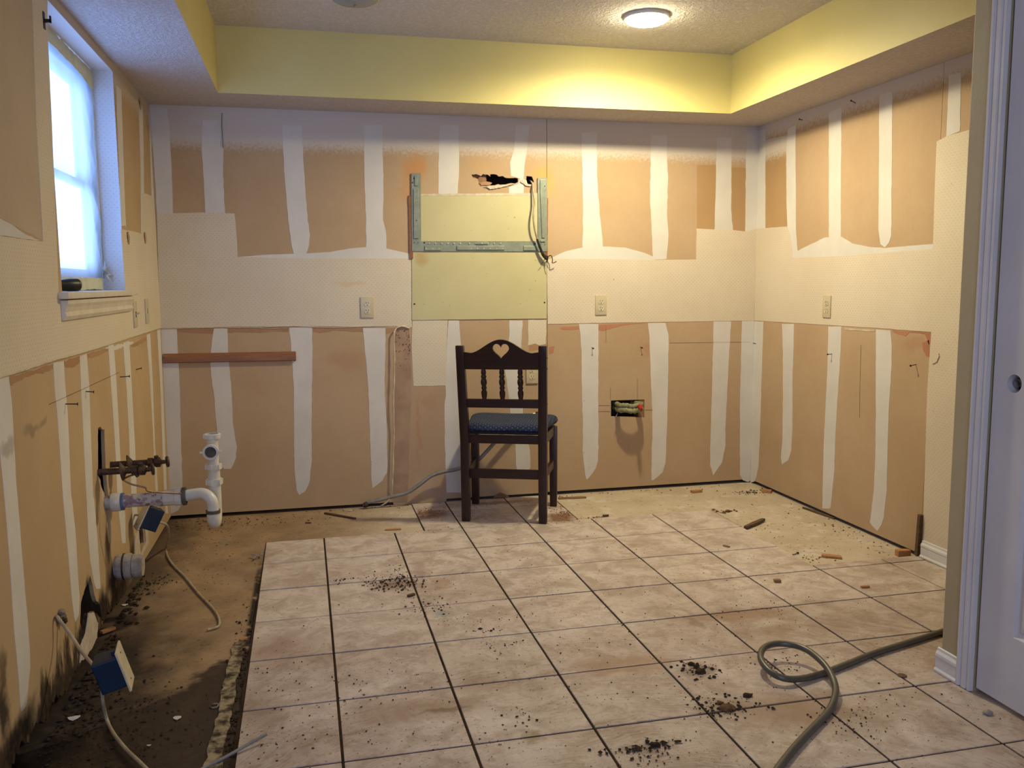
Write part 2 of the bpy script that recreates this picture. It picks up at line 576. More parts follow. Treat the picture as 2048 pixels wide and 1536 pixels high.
M['cable_white'] = plain('cream_cable', (0.44, 0.37, 0.235), (0.32, 0.26, 0.155), 25, 0.5)
M['cable_grey'] = plain('grey_cable', (0.24, 0.23, 0.21), None, 25, 0.5)
M['tape_black'] = plain('black_tape', (0.02, 0.018, 0.016), None, 25, 0.4)
M['box_blue'] = plain('blue_box_plastic', (0.007, 0.024, 0.052), (0.006, 0.018, 0.04), 20, 0.45)
M['caulk'] = plain('peeled_caulk', (0.62, 0.55, 0.41), (0.5, 0.42, 0.29), 30, 0.6)
M['insulation'] = plain('cable_insulation', (0.30, 0.30, 0.16), (0.17, 0.16, 0.09), 45, 0.7, 0, 0.3, 0.5, 120)
M['red_nut'] = plain('red_plastic', (0.45, 0.012, 0.012), None, 30, 0.4)
M['nail'] = plain('dark_nail', (0.03, 0.026, 0.024), None, 30, 0.45, 0.6)
M['flash'] = plain('black_grip', (0.012, 0.012, 0.014), None, 20, 0.4)
M['tape'] = plain('masking_tape', (0.60, 0.60, 0.42), (0.52, 0.5, 0.34), 20, 0.7)
M['paper'] = plain('white_paper_scrap', (0.62, 0.6, 0.55), None, 20, 0.8)
M['dirt'] = plain('dark_dirt', (0.055, 0.035, 0.02), (0.028, 0.018, 0.011), 60, 0.95, 0, 0.2)
M['dirt_brown'] = plain('brown_dirt', (0.17, 0.095, 0.045), (0.09, 0.05, 0.025), 60, 0.95, 0, 0.2)
M['sawdust'] = plain('sawdust', (0.30, 0.15, 0.075), (0.2, 0.10, 0.05), 60, 0.95, 0, 0.2)
M['mortar'] = plain('mortar_strip', (0.34, 0.28, 0.17), (0.04, 0.028, 0.017), 26, 0.9, 0, 0.2, 0.6, 70)
# seat fabric
t = NT('navy_dotted_fabric')
P = t.obj()
x, y, z = t.sep(P)[:3]
u, v = t.math('DIVIDE', x, .014), t.math('DIVIDE', t.math('ADD', y, z), .014)
hf = lambda q: t.math('SUBTRACT', t.math('FRACT', t.math('MULTIPLY', q, 0.5)), 0.5)
d = t.vmath('LENGTH', t.comb(hf(t.math('ADD', u, v)), hf(t.math('SUBTRACT', u, v)), 0.0))
col = t.mix(t.step(t.noise(P, 120, 3), 0.35, 0.65), (0.026, 0.036, 0.070), (0.017, 0.024, 0.05))
col = t.mix(t.math('MULTIPLY', t.step(d, 0.17, 0.09), 0.7), col, (0.22, 0.22, 0.26))
t.bump(t.noise(P, 400, 2), 0.4, 0.001)
M['fabric'] = t.done(col, 0.9, 0, 0.2)
# emitters: the lit lamp and the daylight behind the window
t = NT('lit_lamp_glass')
t.b.inputs['Emission Color'].default_value = LAMP_COLOR + (1,)
t.b.inputs['Emission Strength'].default_value = LAMP_STRENGTH
M['lamp'] = t.done((0.8, 0.8, 0.75), 0.4)
t = NT('daylit_window_glass')
t.b.inputs['Emission Color'].default_value = WINDOW_COLOR + (1,)
t.b.inputs['Emission Strength'].default_value = WINDOW_STRENGTH
M['pane'] = t.done((0.05, 0.06, 0.07), 0.1)
M['lamp_off'] = plain('unlit_lamp_glass', (0.33, 0.35, 0.36), None, 10, 0.25)
# plastic film
t = NT('clear_plastic_film')
tr = t.n('ShaderNodeBsdfTransparent'); tl = t.n('ShaderNodeBsdfTranslucent'); gl = t.n('ShaderNodeBsdfGlossy'); mx = t.n('ShaderNodeMixShader'); mx2 = t.n('ShaderNodeMixShader')
tr.inputs[0].default_value = (0.80, 0.90, 1, 1); tl.inputs[0].default_value = (0.75, 0.82, 0.9, 1); gl.inputs['Roughness'].default_value = 0.25
mx.inputs[0].default_value = 0.6
t.link(tr.outputs[0], mx.inputs[1]); t.link(tl.outputs[0], mx.inputs[2])
mx2.inputs[0].default_value = 0.08
t.link(mx.outputs[0], mx2.inputs[1]); t.link(gl.outputs[0], mx2.inputs[2]); t.link(mx2.outputs[0], t.out.inputs[0])
M['film'] = t.m
# concrete slab
t = NT('dirty_concrete')
P = t.pos()
base = t.mix(t.step(t.noise(P, 3.5, 6, 0.62), 0.3, 0.7), (0.54, 0.46, 0.345), (0.44, 0.36, 0.255))
base = t.mix(t.math('MULTIPLY', t.step(t.noise(P, 8, 5, 0.65), 0.52, 0.66), 0.55), base, (0.64, 0.60, 0.53))
xyz = t.sep(t.warp(5.5, 0.42))
lefty = t.step(xyz[0], 0.62, -0.12)
base = t.mix(t.math('MULTIPLY', lefty, 0.85), base, t.mix(t.step(t.noise(P, 5, 6, 0.65), 0.32, 0.68), (0.33, 0.21, 0.10), (0.20, 0.12, 0.055)))
# damp area: beyond a line across the sink side of the slab
wet = t.math('ADD', xyz[1], t.math('MULTIPLY', xyz[0], -1.05))
wet = t.math('MULTIPLY', t.step(wet, 3.20, 3.12), t.step(xyz[0], 0.05, -0.12))
base = t.mix(t.math('MULTIPLY', wet, 0.95), base, t.mix(t.step(t.noise(P, 14, 6, 0.7), 0.4, 0.7), (0.017, 0.010, 0.006), (0.044, 0.027, 0.014)))
seam = t.math('MULTIPLY', t.math('MULTIPLY', t.step(t.sep(P)[0], -0.262, -0.245), t.step(t.sep(P)[0], 0.0, -0.1)), t.step(t.sep(P)[1], 4.15, 3.6))
base = t.mix(t.math('MULTIPLY', seam, t.step(t.noise(P, 16, 4, 0.65), 0.30, 0.48)), base, (0.022, 0.014, 0.008))
edge = t.step(xyz[0], -0.50, -0.74)
base = t.mix(t.math('MULTIPLY', edge, 0.75), base, (0.045, 0.028, 0.016))
near = t.math('MULTIPLY', t.step(xyz[0], -0.33, -0.62), t.step(xyz[1], 3.5, 3.0))
base = t.mix(t.math('MULTIPLY', near, 0.92), base, t.mix(t.step(t.noise(P, 30, 5, 0.7), 0.45, 0.7), (0.016, 0.011, 0.007), (0.05, 0.03, 0.017)))
sp = t.noise(P, 55, 4, 0.65)
base = t.mix(t.math('MULTIPLY', t.step(sp, 0.62, 0.68), 0.75), base, (0.07, 0.04, 0.02))
t.bump(t.noise(P, 45, 5), 0.4, 0.003)
M['concrete'] = t.done(base, t.mix(wet, (0.85, 0.85, 0.85), (0.45, 0.45, 0.45)), 0, 0.35)
# tile
t = NT('mottled_tile')
P = t.pos()
rnd = t.n('ShaderNodeObjectInfo').outputs['Random']
off = t.vmath('ADD', P, t.comb(t.math('MULTIPLY', rnd, 7.0), t.math('MULTIPLY', rnd, 3.0), 0.0))
n1 = t.noise(off, 9, 7, 0.66, 0.6)
col = t.mix(t.step(n1, 0.36, 0.62), (0.43, 0.35, 0.29), (0.63, 0.55, 0.48))
col = t.mix(t.math('MULTIPLY', t.step(t.noise(off, 24, 5, 0.65, 1.0), 0.55, 0.68), 0.55), col, (0.72, 0.65, 0.57))
col = t.mix(t.math('MULTIPLY', t.step(t.noise(off, 42, 5, 0.66, 0.6), 0.54, 0.68), 0.55), col, (0.36, 0.24, 0.17))
# dirty film, heavier towards the camera and in swept arcs
y = t.sep(P)[1]
w = t.noise(P, 1.7, 4, 0.6)
film = t.step(t.math('ADD', w, t.math('MULTIPLY', t.math('SUBTRACT', 3.0, y), 0.13)), 0.36, 0.80)
cen = t.vmath('SUBTRACT', t.warp(2.0, 0.25), (0.75, 1.2, 0))
rad = t.vmath('LENGTH', cen)
arc = t.noise(t.comb(t.math('MULTIPLY', rad, 150.0), t.math('MULTIPLY', t.noise(P, 6.0, 3), 5.0), 0.0), 1.0, 4, 0.6)
film = t.math('MULTIPLY', film, t.math('ADD', 0.62, t.math('MULTIPLY', t.step(arc, 0.45, 0.66), 0.38)))
col = t.mix(t.math('MULTIPLY', film, 0.85, 0.0, True), col, (0.215, 0.135, 0.08))
spk = t.noise(P, 95, 3, 0.6)
spm = t.noise(P, 4.0, 4, 0.6)
spt = t.step(t.math('ADD', spk, t.math('MULTIPLY', spm, 0.25)), t.math('ADD', 0.765, t.math('MULTIPLY', t.step(y, 2.2, 4.2), 0.05)), 0.82)
col = t.mix(t.math('MULTIPLY', spt, 0.85), col, (0.06, 0.035, 0.02))
sp2 = t.step(t.math('ADD', t.noise(P, 210, 2, 0.5), t.math('MULTIPLY', t.math('SUBTRACT', t.noise(P, 2.6, 4, 0.65), 0.5), 0.30)), 0.70, 0.74)
col = t.mix(t.math('MULTIPLY', sp2, 0.65), col, (0.12, 0.075, 0.045))
col = t.blobs(col, [(fl(795, 1168), (.14, .10, .1), (0.16, 0.09, 0.05), .55), (fl(880, 1228), (.05, .06, .1), (.16, .22, .22), .55), (fl(840, 1140), (.05, .2, .1), (0.25, .14, .09), .45), (fl(880, 1165), (.05, .12, .1), (.3, .17, .1), .5), (fl(1395, 1340), (.09, .06, .1), (.1, .06, .035), .6), (fl(1450, 1415), (.13, .07, .1), (.1, .06, .03), .5), (fl(1290, 1495), (.13, .03, .1), (.1, .06, .03), .5), (fl(1065, 1475), (.04, .05, .1), (.2, .14, .04), .7),
                    (fl(1120, 1035), (.11, .13, .1), (.22, .11, .05), .95), (fl(860, 1028), (.16, .12, .1), (.20, .09, .05), .9), (fl(1000, 1005), (.3, .05, .1), (.16, .09, .06), .7), (fl(1480, 1230), (.34, .08, .1), (.27, .16, .09), .75), (fl(1545, 1420), (.22, .16, .1), (.27, .17, .10), .7), (fl(1250, 1330), (.25, .1, .1), (.33, .20, .12), .7), (fl(1640, 1420), (.2, .12, .1), (.27, .17, .1), .6), (fl(830, 1420), (.25, .1, .1), (.3, .2, .13), .6), (fl(960, 1370), (.12, .08, .1), (.3, .19, .12), .5), (fl(1540, 1260), (.25, .05, .1), (.25, .15, .08), .5), (fl(1390, 1245), (.03, .10, .1), (.15, .09, .05), .5), (fl(890, 1420), (.12, .02, .1), (.16, .10, .05), .7), (fl(1700, 1450), (.2, .1, .1), (.2, .13, .08), .4),
                    (fl(560, 1300), (.2, .2, .1), (.28, .18, .11), .5), (fl(520, 1420), (.12, .2, .1), (.2, .13, .08), .5)], 14.0, 0.10)
t.bump(n1, 0.12, 0.0015)
M['tile'] = t.done(col, t.math('ADD', 0.33, t.math('MULTIPLY', film, 0.35)), 0, 0.45)
M['grout'] = plain('brown_grout', (0.048, 0.031, 0.016), (0.028, 0.018, 0.010), 15, 0.95, 0, 0.1)

# ------------------------------------------------------------------ room shell
TZ = 0.0          # tile top
CZ = -0.009       # concrete top
floor = tag(MB().box2((LX - .15, YR - .1, CZ - .1), (RX + .15, D + .15, CZ)).build('floor', M['concrete']), kind='structure')
floor['label'] = 'bare stained concrete slab with beige square tiles over its middle'
tag(MB().box2((LX - .15, YR - .1, ZC), (RX + .15, D + .15, ZC + .1)).build('ceiling', M['ceiling']), kind='structure')
# tiles
GX, GY, GS, GR = -0.30025, 3.855271, 0.34102, 0.004928
GAP = 0.0074
rects = [(-0.228, 2.083, 0.8, 4.20), (0.535, 1.333, 4.20, 4.742), (2.083, 2.606, 0.8, 3.236)]
bm_ = MB().box2((-.232, .7, CZ), (2.088, 4.206, -0.0035)).box2((.53, 4.2, CZ), (1.338, 4.75, -0.0035)).box2((2.083, .7, CZ), (2.612, 3.242, -0.0035))
bm_.build('grout', M['grout'], floor)
full = MB().box((0, 0, -0.0042), (GS - GAP, GS - GAP, 0.0084)).mesh('tile', M['tile'], None, 0.0022)
rt_ = random.Random(5)
for (x0, x1, y0, y1) in rects:
    for i in range(-1, 10):
        for j in range(-4, 11):
            cx0, cx1 = GX + GS * i + GAP / 2, GX + GS * (i + 1) - GAP / 2
            cy1, cy0 = GY - GS * j - GAP / 2, GY - GS * (j + 1) + GAP / 2
            a0, a1, b0, b1 = max(cx0, x0), min(cx1, x1), max(cy0, y0), min(cy1, y1)
            if a1 - a0 < 0.012 or b1 - b0 < 0.012:
                continue
            if abs(a0 - cx0) + abs(a1 - cx1) + abs(b0 - cy0) + abs(b1 - cy1) < 1e-6:
                me = full
            else:
                me = MB().box((0, 0, -0.0042), (a1 - a0, b1 - b0, 0.0084)).mesh('tile', M['tile'], None, 0.0022)
            o = bpy.data.objects.new('tile', me)
            COL.objects.link(o)
            o.parent = floor
            c = Vector(((a0 + a1) / 2 - GX, (b0 + b1) / 2 - GY, 0))
            c.rotate(Matrix.Rotation(GR, 3, 'Z'))
            o.location = (GX + c.x, GY + c.y, rt_.uniform(-.0008, .0006))
            o.rotation_euler = (rt_.uniform(-.001, .001), rt_.uniform(-.001, .001), GR)


def wall(name, backing, mat=None):
    return tag(backing.build(name, mat or M['cavity']), kind='structure')


DT = 0.0127
wb = wall('wall_back', MB().box2((LX - .2, D + .09, CZ), (RX + .2, D + .15, ZC)))
wl = wall('wall_left', MB().box2((LX - .15, YR, CZ), (LX - .10, 2.9, ZC)).box2((LX - .15, 3.98, CZ), (LX - .10, D + .1, ZC)).box2((LX - .15, 2.9, CZ), (LX - .10, 3.98, 1.17)).box2((LX - .15, 2.9, 2.10), (LX - .10, 3.98, ZC)))
wr = wall('wall_right', MB().box2((RX + .09, YR, CZ), (RX + .15, D + .1, ZC)))
# drywall sheets with their holes
hole_top = [PTS['B'](u, v) for u, v in px('943,349 952,348 962,352 966,348 975,349 981,353 980,349 993,349 998,353 1006,352 1014,356 1026,356 1036,357 1036,364 1030,367 1022,366 1010,369 996,368 985,372 975,369 965,371 958,366 955,358 946,356')]
hole_wire = [PTS['B'](u, v) for u, v in px('1053,352 1064,353 1068,363 1064,369 1056,368 1052,362')]
hole_box = [PTS['B'](u, v) for u, v in px('1222,801 1289,799 1289,835 1222,833')]
sb = MB().prism([[(LX - .01, 0.012), (1.325, 0.008), (1.325, ZC), (LX - .01, ZC)], rough(hole_top, .012, .003, 3), hole_wire], MAPS['B'], -DT, 0)
tag(sb.build('drywall_sheet', M['drywall_back'], wb), 'brown paper-faced drywall sheet with a torn slot near its top')
MB().prism([[(1.3275, 0.012), (RX + .01, 0.012), (RX + .01, ZC), (1.3275, ZC)], hole_box], MAPS['B'], -DT, 0).build('drywall_sheet', M['drywall_back'], wb)
MB().box2((.90, D + .02, 1.72), (.985, D + .06, 1.86)).build('stud', M['stud'], wb)
MB().box2((1.886, D + .004, .40), (1.945, D + .08, .58)).build('stud', M['stud'], wb)
WY0, WY1, WZ0, WZ1 = 2.955, 3.925, 1.205, 2.092
slot = [PTS['L'](u, v) for u, v in px('196,856 201,853 206,860 209,858 210,900 212,945 216,985 219,1020 222,1060 222,1088 217,1085 213,1040 205,1000 201,960 196,950')]
rot1 = [PTS['L'](u, v) for u, v in px('160,1245 162,1205 170,1178 177,1165 180,1150 184,1165 188,1185 192,1200 200,1210 204,1238 197,1232 188,1222 176,1228 172,1250 166,1265')]
rot2 = [PTS['L'](u, v) for u, v in px('218,1110 240,1096 262,1098 272,1120 262,1160 243,1180 226,1160 217,1135')]
rot3 = [PTS['L'](u, v) for u, v in px('278,1060 285,1055 288,1085 283,1103 274,1118 272,1090')]
bot = [(D, .012), (4.2, .012), (3.72, .02)] + [PTS['L'](u, v) for u, v in px('262,1165 240,1200')] + [(3.35, .03), (3.2, .05), (3.12, .035), (3.0, .06), (2.93, .02), (2.8, .03), (2.7, .015), (2.6, .05), (2.5, .03), (2.42, .07), (2.36, .04), (2.3, .08), (2.2, .04), (2.0, .03), (YR, .03)]
bot = [p for p in bot if p[1] > 0]
outer = rough(bot, .012, .006, 9)[:-1] if False else bot
lo = []
for a, b in zip(outer[:-1], outer[1:]):
    k = max(1, int(abs(a[0] - b[0]) / .014))
    rr = random.Random(int(a[0] * 1000))
    for q in range(k):
        lo.append((a[0] + (b[0] - a[0]) * q / k, max(.006, a[1] + (b[1] - a[1]) * q / k + (rr.uniform(-.008, .012) if a[0] < 3.8 else 0))))
lo.append(outer[-1])
sl = MB().prism([lo + [(YR, ZC), (D, ZC)], [(WY0, WZ0 - .01), (WY1, WZ0 - .01), (WY1, WZ1), (WY0, WZ1)], rough(slot, .015, .003, 4), rough(rot1, .012, .004, 5), rough(rot3, .012, .003, 7)], MAPS['L'], -DT, 0)
sl.build('drywall_sheet', M['drywall_left'], wl)
MB().box2((LX - .10, 3.31, CZ), (LX - .03, 3.345, 1.0)).build('stud', M['stud'], wl)
MB().prism([[(3.237, .010), (D, .012), (D, ZC), (3.237, ZC)]], MAPS['R'], -DT, 0).build('drywall_sheet', M['drywall_right'], wr)
MB().prism([[(YR, 0), (3.235, 0), (3.235, ZC), (YR, ZC)]], MAPS['R'], -DT, 0).build('drywall_sheet', M['drywall_right'], wr)
tag(MB().box2((LX - .15, YR - .1, CZ), (RX + .15, YR, ZC)).build('wall_rear', M['olive']), kind='structure')
# soffit: yellow faces, textured underside
s = MB()
s.m = 0
s.add([(SL, YR, ZC), (SL, SB, ZC), (SL, SB, ZS), (SL, YR, ZS)], [(0, 1, 2, 3)])
s.add([(SL, SB, ZC), (SR, SB, ZC), (SR, SB, ZS), (SL, SB, ZS)], [(0, 1, 2, 3)])
s.add([(SR, SB, ZC), (SR, YR, ZC), (SR, YR, ZS), (SR, SB, ZS)], [(0, 1, 2, 3)])
s.m = 1
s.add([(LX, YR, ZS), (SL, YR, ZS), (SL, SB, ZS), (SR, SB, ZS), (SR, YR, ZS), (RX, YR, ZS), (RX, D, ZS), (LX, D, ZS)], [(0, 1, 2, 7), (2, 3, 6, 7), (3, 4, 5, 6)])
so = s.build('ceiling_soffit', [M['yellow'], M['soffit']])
tag(so, kind='structure')

# ------------------------------------------------------------------ joint compound, wallpaper and torn paper: back wall
CM, CS = M['compound'], M['compound_specked']
for nm, o in (
    (CM, '300,215 334,215 338,250 341,300 343,330 345,390 346,427 314,427 308,330'),
    (CM, '405,240 440,240 447,300 446,340 448,395 450,427 411,427 408,370 406,330 403,300'),
    (CM, '566,250 604,250 606,310 611,380 615,440 620,470 618,490 612,509 588,509 583,490 578,450 573,400 568,330 566,300'),
    (CM, '728,250 764,250 766,340 767,400 766,440 772,465 773,514 733,514 732,430 729,370 728,320'),
    (CM, '880,250 917,250 918,300 918,340 915,389 877,389 877,300'),
    (CM, '1032,250 1059,250 1054,300 1049,330 1047,389 1018,389 1018,374 1036,368 1040,357 1022,352 1020,325 1028,300'),
    (CM, '1163,265 1194,265 1194,310 1194,350 1199,420 1206,496 1165,498 1166,420 1165,350'),
    (CM, '1302,270 1334,270 1334,320 1336,350 1334,430 1337,470 1333,518 1306,520 1303,450 1300,400 1301,320'),
    (CM, '1433,275 1463,275 1463,350 1462,420 1466,461 1429,460 1430,420 1432,350'),
    (CM, '1492,262 1522,262 1516,400 1514,464 1490,463 1491,400 1492,320'),
    (CM, '353,656 356,710 360,780 362,880 365,970 362,1010 357,1020 344,1027 333,1027 326,840 318,656'),
    (CM, '428,657 455,657 456,700 460,745 464,800 466,850 474,895 472,915 462,938 448,938 438,920 433,850 428,790 422,750 421,720 424,680'),
    (CM, '578,655 624,655 625,700 624,780 623,850 624,920 620,960 610,983 598,990 593,980 589,940 588,880 588,780 585,730 582,690'),
    (CS, '726,656 771,656 771,700 769,760 773,850 775,920 774,945 765,961 745,976 743,960 741,900 738,800 733,730 729,690'),
    (CM, '897,641 918,641 922,690 926,780 935,900 940,985 893,985 890,900 889,810 892,790 891,772 893,700'),
    (CM, '1019,641 1045,641 1042,700 1045,760 1046,830 1060,900 1061,935 1052,950 1036,952 1032,930 1031,890 1022,840 1017,790 1010,740 1018,690'),
    (CS, '1158,648 1197,648 1197,700 1196,800 1197,860 1196,920 1192,935 1186,945 1174,959 1172,957 1168,930 1165,900 1166,850 1164,800 1163,700'),
    (CM, '1296,646 1331,646 1337,670 1337,700 1336,760 1334,850 1331,925 1325,945 1306,961 1303,960 1303,920 1305,850 1302,760 1299,680'),
    (CM, '1427,643 1462,643 1458,710 1455,770 1451,850 1451,890 1444,925 1426,951 1420,930 1421,870 1424,780 1426,700'),
    (CM, '1484,642 1512,641 1510,800 1506,960 1495,964 1485,960 1480,950 1480,900 1480,800 1482,720'),
):
    sheet('B', 'joint_compound', o, nm, wb, 0, .0009, .025, .0022)
for o in ('475,514 540,509 610,507 660,504 700,497 733,494 773,497 822,508 822,519 475,516', '1104,515 1130,503 1165,495 1206,493 1250,495 1290,506 1306,513 1306,521 1100,519'):
    sheet('B', 'joint_compound', o, CM, wb, 0, .0007, .03, .001)
for o in ('1394,330 1432,330 1430,461 1394,460', '1462,335 1492,335 1491,464 1465,462'):
    sheet('B', 'paper_facing', o, M['kraft_dark'], wb, 0, .0004, .04, .0006)
wpl = sheet('B', 'wallpaper', '314,427 400,425 469,427 473,470 475,514 620,517 822,517 824,655 700,653 560,652 430,654 320,656', M['wallpaper'], wb, 0, .0016, .03, .0012)
wpr = sheet('B', 'wallpaper', '1094,518 1200,518 1306,520 1392,519 1393,457 1429,459 1466,460 1490,463 1516,457 1514,641 1400,643 1250,645 1095,648', M['wallpaper'], wb, 0, .0016, .03, .0012)
sheet('B', 'wallpaper', '825,640 895,640 893,700 891,771 860,772 827,772 823,695', M['wallpaper'], wb, 0, .0016, .02, .001)
sheet('B', 'wallpaper', '1056,640 1093,640 1091,688 1080,691 1070,687 1056,691', M['wallpaper'], wb, 0, .0016, .012, .002)
sheet('B', 'stained_paper', '824,690 826,772 893,772 890,810 892,985 893,1003 787,1010 788,900 800,770', M['stained'], wb, 0, .0006, .03, .001)
sheet('B', 'stained_paper', '790,662 818,657 822,690 823,770 820,860 815,1005 786,1006 789,860 788,727', M['greasy'], wb, 0, .0010, .03, .001)
for o in ('356,658 440,657 577,655 577,664 545,663 520,666 470,664 430,668 356,664', '626,656 726,656 728,664 700,663 670,661 640,666 626,663', '772,657 800,656 789,664 772,668', '1058,688 1092,686 1092,696 1070,700 1058,702'):
    sheet('B', 'torn_paper', o, M['torn'], wb, 0, .0008, .012, .002)
for o in ('1120,655 1158,652 1160,658 1140,660 1122,658', '1197,650 1250,647 1290,646 1250,650 1225,656 1205,662 1197,660', '1097,694 1109,692 1107,706 1098,709'):
    sheet('B', 'torn_paper', o, M['torn_red'], wb, 0, .0008, .012, .002)
# ridge of old caulk left along the counter line
for pts, r in ((px('319,657 380,656 430,655 480,655 520,654 588,652'), .0028), (px('500,655 540,657 580,656'), .002), (px('588,652 650,655 700,654 760,652 818,652'), .0024)):
    P = [bk(u, v, .002) for u, v in pts]
    MB().tube(spline(P, 10), [r * (0.7 + 0.6 * noise.noise(Vector((i * .7, r * 900, 0)))) for i in range((len(P) - 1) * 10 + 1)], 6).build('caulk_ridge', M['caulk'], wb, 60)
# ------------------------------------------------------------------ right wall
for o in (
    '1514,262 1531,258 1531,350 1531,457 1511,459 1512,400',
    '1576,258 1592,250 1591,290 1592,400 1592,458 1595,500 1598,506 1585,510 1583,480 1575,455 1573,400 1573,300',
    '1658,225 1683,215 1683,300 1682,358 1682,478 1658,480 1658,354',
    '1759,190 1785,183 1784,333 1783,471 1778,486 1770,495 1761,488 1757,458 1758,333',
    '1898,150 1923,145 1920,262 1893,273',
    '1509,643 1527,643 1525,700 1522,800 1520,867 1517,933 1513,953 1509,963 1501,966 1504,800',
    '1564,648 1588,648 1587,700 1585,760 1585,850 1583,900 1577,920 1564,929 1562,915 1565,880 1566,780 1566,700',
    '1657,653 1683,653 1681,710 1676,790 1671,870 1669,940 1666,970 1661,1017 1645,1017 1646,960 1648,880 1651,820 1655,740',
    '1752,659 1781,661 1784,690 1783,740 1778,820 1775,920 1774,980 1768,1035 1763,1050 1755,1062 1745,1052 1740,1045 1742,1030 1748,980 1751,900 1752,820 1752,740',
):
    sheet('R', 'joint_compound', o, CM, wr, 0, .0009, .025, .002, clip=lambda a, b: (min(a, D), b))
sheet('R', 'joint_compound', '1584,511 1602,498 1625,487 1650,475 1682,473 1705,487 1740,494 1770,496 1866,488 1866,499 1690,514 1585,517', CM, wr, 0, .0007, .03, .001)
sheet('R', 'paper_facing', '1531,280 1575,270 1575,453 1531,457', M['kraft_dark'], wr, 0, .0004, .04, .0006)
sheet('R', 'wallpaper', '1511,458 1531,456 1574,453 1583,480 1585,515 1690,512 1780,504 1866,498 1872,330 1874,283 1893,273 1945,258 2080,225 2040,700 2010,1260 1845,1102 1855,780 1863,664 1755,656 1670,651 1509,641', M['wallpaper'], wr, 0, .0016, .03, .001, clip=lambda a, b: (max(min(a, D), 1.6), max(b, 0)))
for o in ('1783,661 1862,665 1864,680 1858,690 1850,668 1820,664 1812,672 1795,668', '1845,685 1858,680 1860,715 1852,712 1846,700'):
    sheet('R', 'torn_paper', o, M['torn_red'], wr, 0, .0008, .01, .003)
sheet('R', 'torn_paper', '1690,656 1750,660 1750,663 1690,660', M['caulk'], wr, 0, .0012, .01, .001)
sheet('R', 'wallpaper_flap', '1865,722 1873,718 1879,707 1880,712 1875,724 1866,728', M['wallpaper'], wr, .002, .005, .02, .001)
# ------------------------------------------------------------------ left wall
CL = M['compound_left']
for o in (
    '-14,756 17,752 23,804 27,874 32,968 35,1000 43,1105 52,1209 59,1297 60,1335 52,1412 42,1424 35,1335 28,1262 19,1122 9,1000 2,930 -4,860',
    '106,726 127,722 130,771 135,827 138,898 142,991 145,1010 151,1070 156,1157 159,1195 157,1230 150,1245 143,1195 138,1132 131,1052 126,1000 120,909 115,839 109,781',
    '159,712 173,707 178,769 180,839 183,909 186,992 188,1000 194,1070 199,1147 201,1178 192,1178 188,1167 180,1122 176,1070 173,1000 168,909 165,839 162,781',
    '216,691 227,688 232,757 236,827 240,909 245,987 250,1030 251,1087 244,1087 236,1014 234,987 231,909 225,816 219,734',
    '246,686 258,682 265,804 270,898 273,987 275,1040 266,1052 262,987 258,874 253,781',
    '293,670 300,667 305,757 309,874 316,987 318,1020 313,1020 311,987 305,851 298,734',
    '314,661 320,659 326,781 334,1000 336,1027 331,1027 328,987 321,781',
    '232,170 242,180 246,300 250,420 252,452 242,452 238,350',
    '277,205 285,212 287,300 288,462 282,466 281,330',
    '297,225 303,228 308,320 314,426 303,392 300,300',
    '-20,425 0,437 25,450 45,465 70,478 85,481 65,480 0,471 -20,468',
):
    sheet('L', 'joint_compound', o, CL, wl, 0, .0009, .03, .002, clip=lambda a, b: (min(a, D), b))
sheet('L', 'paper_facing', '-60,-60 62,-40 72,250 84,480 0,436 -60,425', M['pale_board'], wl, 0, .0004, .05, .0006, clip=lambda a, b: (a, min(b, ZS)))
sheet('L', 'wallpaper', '-60,482 0,472 65,481 85,483 72,250 62,-40 88,-40 94,0 94,60 103,250 116,575 116,592 250,590 250,580 241,458 262,462 283,467 285,385 303,392 314,427 323,655 216,690 105,722 0,756 -60,775', M['wallpaper'], wl, 0, .0016, .03, .001, clip=lambda a, b: (min(a, D), min(b, ZS)))
for o in ('18,756 60,742 105,728 106,738 85,748 70,748 45,758 22,772', '128,723 160,712 160,724 145,735 130,735', '175,708 214,696 216,702 195,712 176,717', '262,690 292,673 293,682 270,694 262,694'):
    sheet('L', 'torn_paper', o, M['torn'], wl, 0, .0007, .01, .003)
sheet('L', 'torn_paper', '205,697 265,682 266,688 240,697 228,700', M['compound'], wl, 0, .0012, .008, .004)
# exposed gypsum under the rotted corner, broken lower edges
sheet('L', 'broken_gypsum', '175,1226 186,1226 194,1246 192,1276 178,1302 158,1326 160,1290 170,1265', M['gypsum'], wl, .0005, .004, .012, .004, clip=lambda a, b: (a, max(b, .004)))
sheet('L', 'broken_gypsum', '268,1070 276,1062 280,1110 270,1140 266,1150 268,1110', M['gypsum'], wl, .0005, .004, .012, .003, clip=lambda a, b: (a, max(b, .004)))
sheet('L', 'broken_gypsum', '288,1055 293,1052 296,1085 284,1110 275,1122 283,1105 290,1085', M['gypsum'], wl, .0005, .004, .012, .002, clip=lambda a, b: (a, max(b, .004)))
sheet('L', 'broken_gypsum', '205,965 214,985 221,1020 226,1060 225,1088 221,1080 218,1040 210,1000', M['gypsum'], wl, -.02, -.01, .012, .003)
P = [lf(u, v, .003) for u, v in px('-20,762 60,737 105,722 160,707 216,690 262,675 321,656')]
MB().tube(spline(P, 10), [.003 * (0.7 + 0.7 * noise.noise(Vector((i * .5, 3, 0)))) for i in range(61)], 6).build('caulk_ridge', M['caulk'], wl, 60)

